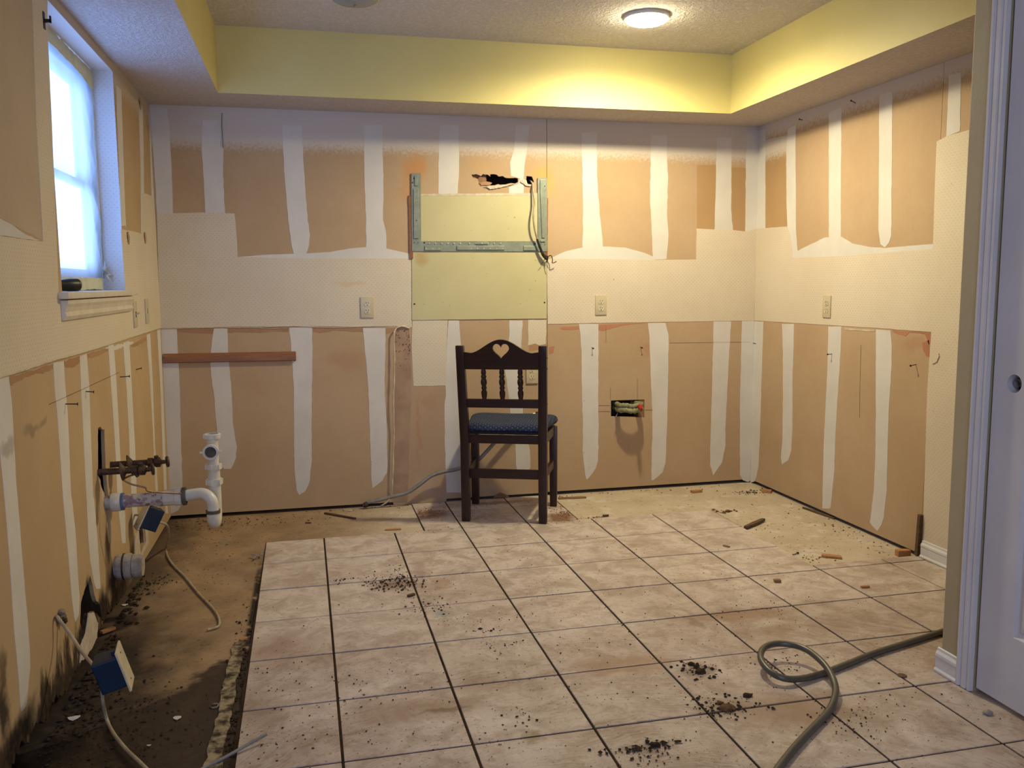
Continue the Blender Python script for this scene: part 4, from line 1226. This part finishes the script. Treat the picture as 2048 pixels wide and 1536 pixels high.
# ------------------------------------------------------------------ plumbing on the left wall
TY = 3.385
dp = thing('drain_trap', 'white plastic sink drain pipe and trap sticking out of the left wall', 'pipe')
za, r_ = .432, .0245
MB().tube([(LX - .05, TY, za - .004), (-.505, TY, za + .002)], r_, 20).build('drain_arm', M['pvc_primer'], dp, 50)
MB().lathe([(r_, 0), (.033, .0), (.034, .004), (.034, .030), (.031, .034), (r_, .034)], (LX + .012, TY, za - .004), (1, 0, .02), 24).build('wall_coupling', M['pvc'], dp, 40)
MB().lathe([(r_, 0), (.0325, 0), (.0325, .008), (r_, .009)], (LX + .047, TY, za - .003), (1, 0, .02), 24).build('blue_ring', M['blue_tape'], dp, 40)
MB().lathe([(r_, 0), (.029, 0), (.029, .024), (r_, .026)], (-.575, TY, za), (1, 0, .02), 24).build('primed_collar', M['pvc_primer'], dp, 40)
MB().lathe([(r_, 0), (.028, 0), (.030, .006), (.030, .040), (.033, .042), (.033, .062), (.030, .066), (r_, .066)], (-.55, TY, za + .001), (1, 0, .03), 12).build('slip_nut', M['pvc'], dp)
MB().lathe([(.0255, 0), (.034, 0), (.034, .013), (.0255, .014)], (-.482, TY, za + .003), (1, 0, .05), 24).build('rubber_washer', M['rubber'], dp, 40)
XR, YD, YU = -.372, 3.352, 3.442
ua = [(-.475, TY, za + .004), (-.44, TY - .004, za + .010), (-.415, TY - .012, za + .013)] + [(-.415 + .043 * math.sin(g), TY - .012 - .02 * math.sin(g), za + .013 - .043 + .043 * math.cos(g)) for g in [PI / 2 * k / 8 for k in range(1, 9)]] + [(XR, YD, .375)]
MB().tube(ua, .0215, 18).build('trap_elbow', M['pvc'], dp, 50)
MB().lathe([(.022, 0), (.0262, 0), (.0262, .012), (.022, .012)], (XR, YD, .372), (0, 0, 1), 24).build('rubber_washer', M['rubber'], dp, 40)
cy = (YD + YU) / 2
ub = [(XR, YD, .374), (XR, YD, .362)] + [(XR, cy - .045 * math.cos(g), .358 - .030 * math.sin(g)) for g in [PI * k / 14 for k in range(1, 14)]] + [(XR, YU, .362), (XR, YU, .47)]
MB().tube(ub, .0232, 18).build('trap_bend', M['pvc'], dp, 50)


def nut(z, r, h):
    m = MB().lathe([(.022, 0), (r, 0), (r, h), (.022, h)], (XR, YU, z), (0, 0, 1), 10)
    for k in range(6):
        g = k * PI / 3 + .3
        m.box((XR + math.cos(g) * r, YU + math.sin(g) * r, z + h / 2), (.006, .006, h * .9), Matrix.Rotation(g, 3, 'Z'))
    return m.build('slip_nut', M['pvc'], dp)


MB().tube([(XR, YU, .46), (XR, YU, .535)], .0225, 18).build('tailpiece', M['pvc'], dp, 50)
nut(.462, .0295, .022)
nut(.522, .0295, .020)
MB().tube([(XR, YU, .53), (XR, YU, .645)], .0205, 18).build('tailpiece', M['pvc'], dp, 50)
tee = MB().lathe([(.0205, -.01), (.023, .012), (.029, .018), (.029, .034), (.0215, .035), (.0205, .02)], (XR - .002, YU - .02, .596), (-.05, -1, .02), 24).build('tee_mouth', M['pvc'], dp, 40)
MB().lathe([(0, .024), (.0212, .024)], (XR - .002, YU - .02, .596), (-.05, -1, .02), 24).build('mouth_inside', M['rubber'], tee)
for s_ in (-1, 1):
    MB().box((XR - .003 + s_ * .034, YU - .043, .596), (.012, .012, .008)).build('tee_ear', M['pvc'], dp, None, .002)
tn = MB().lathe([(.0205, -.02), (.022, 0), (.031, .002), (.031, .018), (.027, .020), (.024, .020), (.024, .004)], (XR, YU, .640), (0, 0, 1), 20)
for k in range(6):
    g = k * PI / 3
    tn.box((XR + math.cos(g) * .031, YU + math.sin(g) * .031, .650), (.005, .006, .015), Matrix.Rotation(g, 3, 'Z'))
tn.build('top_nut', M['pvc'], dp)
MB().lathe([(0, .645), (.0235, .645)], (XR, YU, 0), (0, 0, 1), 20).build('mouth_inside', M['rubber'], dp)


def valve(label, y, z, x_fl, x_end, hy):
    o = thing('stop_valve', label, 'valve')
    c = M['corroded']
    MB().tube([(LX - .04, y, z), (x_end - .03, y, z + .002)], .0115, 12).build('stub_pipe', c, o, 50)
    MB().lathe([(.012, .014), (.016, .012), (.024, .006), (.034, .001), (.0345, -.003), (.012, -.002)], (x_fl, y, z), (1, .10, .14), 22).build('escutcheon', c, o, 40)
    MB().lathe([(.0115, 0), (.018, .002), (.018, .020), (.014, .022), (.016, .025), (.0195, .029), (.0195, .045), (.013, .049), (.008, .050), (.008, .062)], (x_end - .075, y, z + .001), (1, 0, 0), 8).build('valve_body', c, o, 30)
    MB().tube([(x_end - .042, y, z), (x_end - .042, y - .004, z + .026)], .008, 10).build('outlet_nut', c, o, 40)
    m = MB().lathe([(.004, -.012), (.006, -.006), (.020, -.004), (.022, 0), (.020, .005), (.006, .007), (0, .007)], (x_end - .004, y, z + .001), (1, hy, .05), 18)
    m.build('handle', c, o, 40)
    return o


v1 = lf(195, 945)
vz = v1.z
valve('corroded brass stop valve nearer the camera under the wall slot', 3.262, .568, LX + .078, LX + .185, .3)
valve('corroded brass stop valve farther along, with wider round handle', 3.46, .555, LX + .065, LX + .205, .35)
ct = thing('copper_tube', 'thin bent copper tube drooping from the valves to the drain pipe', 'tube')
P = [(LX + .125, 3.262, .556)] + [on(1, 3.28, u, v) for u, v in ((248, 958), (262, 968), (278, 972), (292, 976), (300, 983))] + [(LX + .26, 3.36, .452)]
MB().tube(spline(P, 6), .0035, 8).build('tube', M['copper'], ct, 60)
MB().lathe([(.0036, 0), (.007, .001), (.007, .012), (.0036, .013)], P[0], (.6, 0, -1), 8).build('tube_nut', M['corroded'], ct)
# capped drain stub low on the wall
stb = thing('drain_stub', 'dusty grey capped pipe stub low on the rotted left wall', 'pipe')
sy, sz = lf(226, 1118).y + .03, .165
MB().tube([(LX - .08, sy, sz), (LX + .075, sy, sz)], .040, 24).build('pipe', M['pvc_grey'], stb, 50)
MB().lathe([(.040, 0), (.047, .002), (.049, .008), (.049, .050), (.046, .054), (.040, .055)], (LX + .006, sy, sz), (1, 0, 0), 28).build('coupling', M['pvc_grey'], stb, 40)
MB().lathe([(.040, 0), (.044, .001), (.044, .03), (.040, .036), (0, .036)], (LX + .062, sy, sz), (1, 0, 0), 28).build('end_cap', M['pvc_grey'], stb, 40)
MB().lathe([(.0495, 0), (.0505, .001), (.0505, .006), (.0495, .007)], (LX + .028, sy, sz), (1, 0, 0), 28).build('clamp_band', M['corroded'], stb, 40)


# ------------------------------------------------------------------ blue electrical boxes
def blue_box(label, loc, rot, cables):
    o = thing('electrical_box', label, 'electrical box', loc)
    Rm = rot.to_matrix() if hasattr(rot, 'to_matrix') else rot
    T = lambda p: Rm @ Vector(p)
    w, h, dpt = .070, .092, .066
    b = MB()
    b.box(T((0, 0, 0)), (dpt, w, h), Rm)
    b.build('box', M['box_blue'], o, None, .004)
    for s_ in (-1, 1):
        MB().box(T((dpt / 2 - .008, 0, s_ * (h / 2 + .004))), (.012, .016, .010), Rm).build('screw_ear', M['box_blue'], o)
    c = MB().box(T((dpt / 2 + .005, 0, 0)), (.006, .082, .122), Rm).build('cover_plate', M['ivory_light'], o, None, .002)
    for s_ in (-1, 1):
        MB().lathe([(0, .001), (.003, .0008), (.003, 0)], T((dpt / 2 + .008, 0, s_ * .042)), T((1, 0, 0)), 10).build('screw', M['nail'], c)
    for P in cables:
        MB().tube(spline([Vector(p) - Vector(loc) for p in P], 8), .0050, 9).build('cable', M['cable_white'], o, 60)
    return o


from mathutils import Euler
c1 = on(1, 2.49, 221, 1342)
cab_in = [lf(115, 1234, .003), lf(116, 1236, .012), on(1, 2.63, 140, 1268), on(1, 2.57, 165, 1305), on(1, 2.515, 188, 1332)]
pf = [fl(u, v, .006) for u, v in ((214, 1440), (228, 1468), (252, 1498), (275, 1520), (300, 1545), (330, 1580))]
cab_out = [on(1, 2.485, 204, 1378), on(1, 2.49, 206, 1405)] + pf
blue_box('blue electrical box with cream cover hanging by its cable near the camera', c1, Euler((math.radians(4), math.radians(-15), math.radians(4))), [cab_in, cab_out])
pg = thing('foam_plug', 'lump of grey-green sealant where the cable leaves the left wall', 'sealant')
m = MB()
q = lf(116, 1233)
for k in range(7):
    rr = random.Random(k)
    cc = q + Vector((rr.uniform(.002, .012), rr.uniform(-.014, .014), rr.uniform(-.02, .016)))
    m.lathe([(0, -.012), (.008, -.008), (.011, 0), (.008, .008), (0, .012)], cc, (rr.uniform(-1, 1), rr.uniform(-1, 1), 1), 8)
m.build('lump', M['mortar'], pg, 60)
c2 = on(1, 3.76, 302, 1036)
P2 = [on(1, 3.76, 318, 1044), on(1, 3.80, 333, 1050), on(1, 3.95, 337, 1066)] + [fl(u, v, CZ + .006) for u, v in ((333, 1095), (335, 1112), (348, 1132), (368, 1152), (398, 1188), (424, 1215), (437, 1235), (437, 1252), (415, 1260))]
blue_box('blue electrical box with cream cover dangling below the white drain pipe', c2, Euler((0, math.radians(-27), math.radians(200))), [[lf(270, 1030, .002), lf(276, 1030, .02), on(1, 3.76, 292, 1030)], P2])
# tail of a second loose cable at the bottom edge
lw = tag(MB().tube(spline([fl(u, v, z) for u, v, z in ((380, 1550, CZ + .006), (420, 1530, CZ + .008), (455, 1512, .006), (490, 1492, .012), (533, 1468, .020))], 8), .0045, 8).build('loose_cable', M['cable_grey'], None, 60), 'short grey cable end lying across the tile edge in the bottom corner', 'cable')

# ------------------------------------------------------------------ looped hose on the tiles
HR = .0102
hp = [(1960, 1238, HR), (1888, 1262, HR), (1820, 1284, HR), (1750, 1306, HR), (1690, 1330, HR), (1645, 1347, HR), (1605, 1357, HR + .004), (1570, 1357, .022), (1540, 1343, .032), (1522, 1319, .042), (1526, 1298, .05), (1548, 1288, .052), (1580, 1289, .052), (1612, 1299, .05), (1640, 1320, .046), (1660, 1345, .036), (1671, 1375, .024), (1668, 1400, .017), (1655, 1425, HR), (1620, 1462, HR), (1590, 1494, HR), (1560, 1532, HR), (1535, 1570, HR), (1500, 1630, HR)]
ho = thing('hose', 'grey-green rubber hose looped once on the tiles near the white door', 'hose')
MB().tube(spline([fl(u, v, z) for u, v, z in hp], 8), HR, 14).build('hose_body', M['air_hose'], ho, 60)
# ------------------------------------------------------------------ scrap wood, nails and rubbish
for name, label, a, b, w, h, mt, z in (
    ('wood_stick', 'thin wood stick on the bare slab left of the chair', fl(650, 1028, CZ), fl(711, 1039, CZ), .016, .010, 'scrap_dark', CZ),
    ('wood_stick', 'short dark stick across the tile edge on the right', fl(1491, 1059, CZ), fl(1527, 1043, CZ), .026, .014, 'scrap_dark', CZ + .004),
    ('wood_stick', 'long thin lath lying along the base of the right wall', fl(1606, 1017, CZ), fl(1670, 1039, CZ), .016, .010, 'scrap_dark', CZ),
    ('wood_block', 'small bright wood block at the foot of the right wall near the baseboard', fl(1793, 1112, CZ), fl(1818, 1111, CZ), .035, .030, 'scrap_orange', CZ),
    ('wood_chip', 'flat orange splinter on the tile edge before the right wall', fl(1643, 1113, CZ), fl(1683, 1117, CZ), .035, .010, 'scrap_orange', CZ),
    ('wood_block', 'small wood block at the back wall near the right corner', fl(1383, 986, CZ), fl(1403, 984, CZ), .03, .016, 'scrap_orange', CZ),
    ('wood_block', 'wood offcut on the floor in the right back corner', fl(1524, 984, CZ), fl(1543, 986, CZ), .03, .018, 'scrap_orange', CZ),
    ('wood_chip', 'thin brown offcut beside the right rear corner of the chair', fl(1117, 998, CZ), fl(1172, 996, CZ), .03, .008, 'scrap', CZ),
    ('wood_chip', 'orange splinter on the slab edge left of the chair', fl(770, 1061, CZ), fl(802, 1059, CZ), .022, .006, 'scrap_orange', CZ),
    ('wood_chip', 'orange wood chip in the dark dirt by the left wall', fl(203, 1272, CZ), fl(228, 1262, CZ), .024, .010, 'scrap_orange', CZ + .008),
    ('wood_chip', 'small reddish chip at the left tile edge', fl(480, 1283, CZ), fl(494, 1278, CZ), .018, .008, 'scrap_orange', CZ),
    ('wood_chip', 'brown chip beside the dirt pile on the tiles', fl(816, 1194), fl(829, 1190), .016, .008, 'scrap_dark', 0),
    ('wood_chip', 'dark chip on the slab between sink corner and tiles', fl(611, 1047, CZ), fl(622, 1047, CZ), .010, .007, 'scrap_dark', CZ),
    ('wood_chip', 'orange wood scrap on tiles at the right, one row before the slab', fl(1722, 1176), fl(1738, 1175), .016, .008, 'scrap_orange', 0),
    ('wood_chip', 'rounded brown scrap on tiles right of middle', fl(1548, 1164), fl(1561, 1164), .022, .012, 'scrap', 0),
    ('wood_chip', 'pale chip on the rear tiles right of the chair', fl(1447, 1092), fl(1459, 1095), .014, .006, 'scrap', 0),
    ('wood_chip', 'dark sliver on the slab edge right of the chair', fl(1206, 1034, CZ), fl(1217, 1033, CZ), .014, .012, 'scrap_dark', CZ),
):
    a, b = Vector(a), Vector(b)
    a.z = b.z = z + h / 2 + .0005
    o = MB()
    t_ = (b - a).normalized()
    sd = Vector((-t_.y, t_.x, 0)) * w / 2
    up = Vector((0, 0, h / 2))
    rr = random.Random(int(a.x * 997))
    k1, k2, k3 = [rr.uniform(.7, 1.0) for _ in range(3)]
    vs = []
    for p, kk, tw in ((a, k1, 0), (a + (b - a) * .5, 1, rr.uniform(-.1, .1)), (b, k2, 0)):
        vs += [p - sd * kk - up, p + sd * kk - up, p + sd * kk + up * (.8 + tw), p - sd * kk + up * k3]
    fs = [(4 * k + i, 4 * k + (i + 1) % 4, 4 * k + 4 + (i + 1) % 4, 4 * k + 4 + i) for k in range(2) for i in range(4)] + [(3, 2, 1, 0), (8, 9, 10, 11)]
    tag(o.add(vs, fs).build(name, M[mt], None, None, min(w, h) * .08), label, 'wood scrap')
# upright stick at the end of the baseboard
a, b = rt(1838, 1108, .012), rt(1839, 1056, .012)
tag(MB().bar(Vector((RX - .010, 3.243, .0005)), Vector((RX - .009, 3.236, .19)), .020, .018, (0, 1, 0)).build('wood_stick', M['scrap_dark'], None, None, .002), 'short upright stick standing where the right baseboard begins', 'wood scrap')
# wedge behind the chair
a = fl(1000, 995, 0)
m = MB().add([a + Vector(p) for p in ((-.045, 0, 0), (.05, -.01, 0), (.06, .03, 0), (-.03, .035, 0), (.0, .005, .028), (.02, .028, .026))], [(0, 3, 2, 1), (0, 1, 4), (1, 2, 5, 4), (2, 3, 5), (3, 0, 4, 5)])
tag(m.build('wood_wedge', M['scrap']), 'pale wood wedge on the tiles under the chair by the wall', 'wood scrap')
# strip of old mortar along the tile edge
ms = MB()
pts = [fl(u, v, CZ) for u, v in px('468,1288 488,1286 482,1330 470,1380 460,1440 448,1500 440,1545 405,1545 422,1480 438,1410 452,1345')]
ms.prism([rough([(p.x, p.y) for p in pts], .02, .006, 4)], lambda a, b, h: Vector((a, b, CZ + h)), -.002, .007)
tag(ms.build('mortar_strip', M['mortar'], None, None, .002), 'pale strip of old mortar along the left tile edge', 'mortar')


# pencil lines and scratches on the bare walls
for w, pts in (('B', '1340,686 1420,685 1500,684'), ('B', '1221,775 1221,800'), ('B', '1275,758 1275,797'), ('B', '1197,811 1220,811'), ('B', '1197,823 1220,823'), ('B', '1290,820 1305,820'), ('B', '1212,652 1212,686'), ('L', '98,809 160,781 205,760 238,745'), ('R', '1722,690 1720,770 1719,835'), ('L', '115,1240 113,1330 108,1395')):
    fn = {'B': bk, 'L': lf, 'R': rt}[w]
    MB().tube([fn(u, v, .0004) for u, v in px(pts)], .0009, 5).build('pencil_line', M['scrap_dark'], {'B': wb, 'L': wl, 'R': wr}[w])


# nails
def nail(label, p, d, L=.035, g='nails in the walls'):
    o = thing('nail', label, 'nail', p, 0, g)
    d = Vector(d).normalized()
    MB().tube([(0, 0, 0), d * L], .0019, 6).build('shank', M['nail'], o, 60)
    MB().lathe([(0, .0018), (.0048, .0014), (.0048, -.0006), (.0019, -.001)], d * L, d, 10).build('head', M['nail'], o, 40)


nail('nail in the left wall on the pale strip nearest the camera', lf(130, 808), (1, .05, -.05))
nail('nail in the left wall on the second pale strip', lf(171, 783), (1, .1, -.1), .025)
nail('nail in the left wall between the third and fourth strips', lf(240, 754), (1, 0, .05))
nail('nail in the left wall nearest the back corner', lf(272, 739), (1, .1, .2), .022)
nail('nail in the back wall on the pale strip right of the chair', bk(1184, 695), (0, -1, -.15), .024, 'nails in the back wall')
nail('nail in the back wall between two pale strips right of the chair', bk(1281, 694), (0, -1, -.15), .024, 'nails in the back wall')
nail('nail in the back wall right beside the room corner', bk(1506, 686), (.2, -1, -.1), .026, 'nails in the back wall')
nail('nail low in the right wall beside the middle pale strip', rt(1664, 708), (-1, 0, -.05), .025)
nail('nail in the right wall near the torn lower corner', rt(1832, 729), (-1, -.1, -.15), .03)
nail('short nail high on the right wall, farther one', rt(1605, 240), (-1, -.1, .15), .02)
nail('short nail high on the right wall, nearer the door', rt(1711, 206), (-1, -.2, .3), .03)
q = fl(1580, 1112, CZ + .003)
nail('loose dark nail lying on the slab before the right wall', q, (fl(1604, 1103, CZ + .006) - q), .06, 'loose nails')
# torn wall anchors near the window
for (u, v, lb) in ((278, 206, 'torn brown wall anchor under the soffit near the back corner'), (254, 474, 'torn brown wall anchor beside the window, nearer one'), (288, 474, 'torn brown wall anchor beside the window, nearer the corner')):
    a = lf(u, v)
    o = thing('wall_anchor', lb, 'wall anchor', a, 0, 'torn wall anchors')
    MB().lathe([(0, .003), (.006, .003), (.010, 0)], (0, 0, 0), (1, 0, 0), 10).build('socket', M['scrap_dark'], o)
    MB().prism([rough([(-.012, .018), (.002, .024), (.012, .002), (.010, -.020), (.002, -.032), (-.006, -.012)], .008, .002, u)], lambda p, q_, h: Vector((h + .004 + .2 * max(0, p), p, q_)), 0, .002).build('torn_flap', M['torn'], o)
# red string and wire by the left of the back wall
tag(MB().tube(spline([bk(444, 226, .001), bk(443.5, 250, .004), bk(445, 275, .004), bk(446, 295, .006)], 5), .0022, 6).build('wall_wire', M['cable_grey'], None, 60), 'thin dark wire hanging down the upper back wall at left', 'wire')
# papers and small litter
for (u, v, sx, sy, lb, mt, zz) in ((148, 1434, .022, .016, 'white paper flake on the dark floor by the left wall', 'paper', CZ), (355, 1433, .016, .013, 'white paper flake on dark floor before the mortar strip', 'paper', CZ), (250, 1208, .016, .012, 'white scrap on the dirt beside the pipe stub', 'paper', CZ), (700, 1020, .020, .010, 'white flake by the gas hose end', 'paper', CZ), (298, 1488, .008, .004, 'tiny white flake on the dark floor near the cable', 'paper', CZ)):
    c = fl(u, v, zz + .006)
    rr = random.Random(u)
    pts = [(c.x + sx * math.cos(g) * rr.uniform(.6, 1), c.y + sy * math.sin(g) * rr.uniform(.6, 1)) for g in [2 * PI * k / 8 for k in range(8)]]
    m = MB().prism([pts], lambda a, b, h: Vector((a, b, zz + .0015 + h + .25 * abs(a - c.x))), 0, .0008)
    tag(m.build('paper_scrap', M[mt]), lb, 'paper scrap')
c = fl(429, 1413, CZ)
tag(MB().lathe([(.010, .001), (.014, .001), (.014, .004), (.010, .004), (.010, .001)], c, (0, 0, 1), 20).build('washer', M['mortar']), 'pale ring lying beside the mortar strip', 'washer')
c = fl(1804, 1352, 0)
tag(MB().lathe([(0, .0005), (.014, .0005), (.0145, .002), (.013, .0032), (0, .003)], c, (0, 0, 1), 20).build('coin', M['scrap_dark']), 'small round brown disc on the tiles near the door baseboard', 'disc')
c = fl(515, 1120, CZ)
m = MB()
for k in range(4):
    rr = random.Random(k + 3)
    p = c + Vector((rr.uniform(-.03, .03), rr.uniform(-.02, .02), .008 + k * .003))
    g = rr.uniform(0, PI)
    m.bar(p, p + Vector((.045 * math.cos(g), .045 * math.sin(g), .006)), .008, .0025)
tag(m.build('metal_scrap', M['cable_grey']), 'bent grey metal scraps at the back-left tile edge', 'metal scrap')


# ------------------------------------------------------------------ dirt: clods as things, crumbs as stuff
def clod(m, c, r, rr):
    a, b, d_ = [Vector((rr.uniform(-1, 1), rr.uniform(-1, 1), rr.uniform(-.5, .5))).normalized() for _ in range(3)]
    vs = []
    for p in ((1, 0, 0), (-1, 0, 0), (0, 1, 0), (0, -1, 0), (0, 0, 1), (0, 0, -1)):
        k = rr.uniform(.6, 1.15)
        vs.append(Vector((p[0] * r * k * rr.uniform(.8, 1.6), p[1] * r * k, p[2] * r * k * .6)))
    g = rr.uniform(0, 2 * PI)
    Rz = Matrix.Rotation(g, 3, 'Z')
    m.add([Rz @ p + Vector(c) for p in vs], [(0, 2, 4), (2, 1, 4), (1, 3, 4), (3, 0, 4), (2, 0, 5), (1, 2, 5), (3, 1, 5), (0, 3, 5)])


def crumbs(name, label, mt, clusters, seed):
    m = MB()
    rr = random.Random(seed)
    for (u, v, sx, sy, n, r0, r1, z) in clusters:
        c = fl(u, v, z)
        for _ in range(n):
            x, y = rr.gauss(c.x, sx), rr.gauss(c.y, sy)
            if z > CZ + .001 and not (-.22 < x < 2.08 and y < 4.2) and not (.54 < x < 1.33 and y < 4.73):
                continue
            if x < LX + .012 or x > RX - .01 or y > D - .012:
                continue
            r = r0 + (r1 - r0) * rr.random() ** 2.5
            clod(m, (x, y, z + r * .45), r, rr)
    o = m.build(name, M[mt])
    return tag(o, label, 'dirt', None, 'stuff')


crumbs('dirt_crumbs', 'dark dirt crumbs scattered in clusters over the beige tiles', 'dirt', [
    (1395, 1340, .035, .03, 90, .002, .009, 0), (1450, 1420, .05, .03, 110, .002, .009, 0), (1430, 1398, .06, .02, 30, .002, .007, 0), (1290, 1495, .06, .01, 70, .002, .009, 0), (1300, 1515, .05, .02, 50, .0015, .006, 0),
    (795, 1168, .07, .045, 240, .0018, .007, 0), (760, 1155, .08, .03, 80, .0015, .005, 0), (850, 1215, .06, .05, 90, .0015, .006, 0), (685, 1160, .02, .008, 25, .002, .007, 0), (800, 1140, .02, .10, 50, .0015, .005, 0), (940, 1240, .10, .03, 60, .0012, .004, 0),
    (1000, 1290, .05, .04, 50, .0015, .005, 0), (975, 1262, .03, .01, 15, .003, .008, 0), (1030, 1430, .05, .05, 25, .002, .006, 0), (1690, 1450, .06, .05, 70, .0015, .005, 0), (1740, 1430, .10, .08, 60, .001, .004, 0), (1570, 1335, .06, .05, 60, .0015, .005, 0), (1530, 1215, .08, .06, 70, .001, .004, 0),
    (560, 1440, .15, .15, 110, .001, .005, 0), (540, 1330, .12, .15, 90, .001, .004, 0), (780, 1370, .2, .1, 90, .001, .004, 0), (1200, 1300, .3, .2, 120, .001, .004, 0), (900, 1150, .6, .4, 260, .001, .0035, 0), (1400, 1200, .5, .4, 260, .001, .0035, 0), (1700, 1350, .3, .3, 160, .001, .0035, 0), (1100, 1450, .5, .2, 160, .001, .004, 0),
], 3)
crumbs('sawdust', 'reddish sawdust along the tile edge around the chair legs', 'sawdust', [
    (1125, 1025, .035, .07, 260, .0012, .005, 0), (1100, 1043, .08, .03, 120, .001, .004, 0), (850, 1025, .06, .05, 240, .0012, .005, 0), (905, 1035, .08, .04, 90, .001, .004, 0), (880, 1060, .06, .03, 60, .001, .004, 0), (1000, 1008, .2, .03, 120, .001, .004, 0), (1190, 1035, .03, .01, 60, .0015, .006, CZ)], 4)
crumbs('slab_debris', 'brown crumbs and dirt strewn over the bare concrete', 'dirt_brown', [
    (400, 1050, .18, .07, 260, .0015, .007, CZ), (560, 1040, .4, .08, 160, .001, .005, CZ), (430, 1030, .25, .02, 160, .0015, .007, CZ), (700, 1017, .25, .02, 120, .001, .006, CZ), (1250, 985, .5, .03, 140, .001, .006, CZ), (1500, 985, .08, .03, 120, .0015, .009, CZ), (1560, 1080, .2, .3, 160, .001, .005, CZ),
    (1440, 1025, .05, .02, 60, .0015, .009, CZ), (1700, 1065, .06, .3, 120, .001, .006, CZ), (1620, 1120, .06, .04, 60, .001, .006, CZ), (420, 1130, .2, .4, 220, .001, .005, CZ)], 5)
crumbs('wall_dirt', 'heap of black dirt and rot along the base of the left wall', 'dirt', [
    (230, 1210, .04, .10, 420, .002, .015, CZ), (260, 1180, .03, .08, 160, .002, .010, CZ), (180, 1290, .05, .08, 320, .002, .011, CZ), (130, 1380, .06, .10, 420, .002, .014, CZ), (300, 1165, .05, .05, 120, .002, .006, CZ), (80, 1460, .08, .10, 360, .002, .010, CZ), (200, 1420, .12, .15, 300, .0015, .007, CZ), (250, 1480, .12, .10, 200, .0015, .006, CZ), (480, 1350, .02, .25, 300, .0015, .008, CZ), (465, 1470, .02, .12, 120, .002, .008, CZ)], 6)
for k, (u, v, r, lb, mt) in enumerate(((1402, 1345, .014, 'dark earth clod left of the hose loop', 'dirt'), (1455, 1419, .017, 'brown earth clod on a tile joint before the hose', 'dirt_brown'), (1440, 1408, .009, 'small brown clod next to the larger earth clod', 'dirt_brown'), (1310, 1492, .011, 'dark clod in the dirt smear at the bottom edge', 'dirt'), (1495, 1393, .011, 'flat black lump before the hose loop', 'dirt'), (1383, 1330, .010, 'dark lump at the back of the clod cluster', 'dirt'), (1975, 1428, .012, 'grey fluff lump on the tiles before the door', 'cable_grey'), (1455, 1024, .013, 'dark lump at the rear tile corner on the right', 'dirt_brown'))):
    rr = random.Random(40 + k)
    z = 0 if v != 1024 else CZ
    c = fl(u, v, z)
    m = MB()
    vs, fs = [], []
    bmx = bmesh.new()
    bmesh.ops.create_icosphere(bmx, subdivisions=2, radius=1)
    vs = []
    for p in bmx.verts:
        n_ = 1 + .45 * noise.noise(p.co * 1.6 + Vector((k * 7, 0, 0))) + .2 * noise.noise(p.co * 4)
        vs.append(Vector((p.co.x * r * 1.25 * n_, p.co.y * r * n_, max(-.3, p.co.z) * r * .75 * n_ + r * .23)) + c)
    fs = [tuple(q.index for q in f.verts) for f in bmx.faces]
    bmx.free()
    tag(m.add(vs, fs).build('earth_clod', M[mt], None, 50), lb, 'dirt clod')
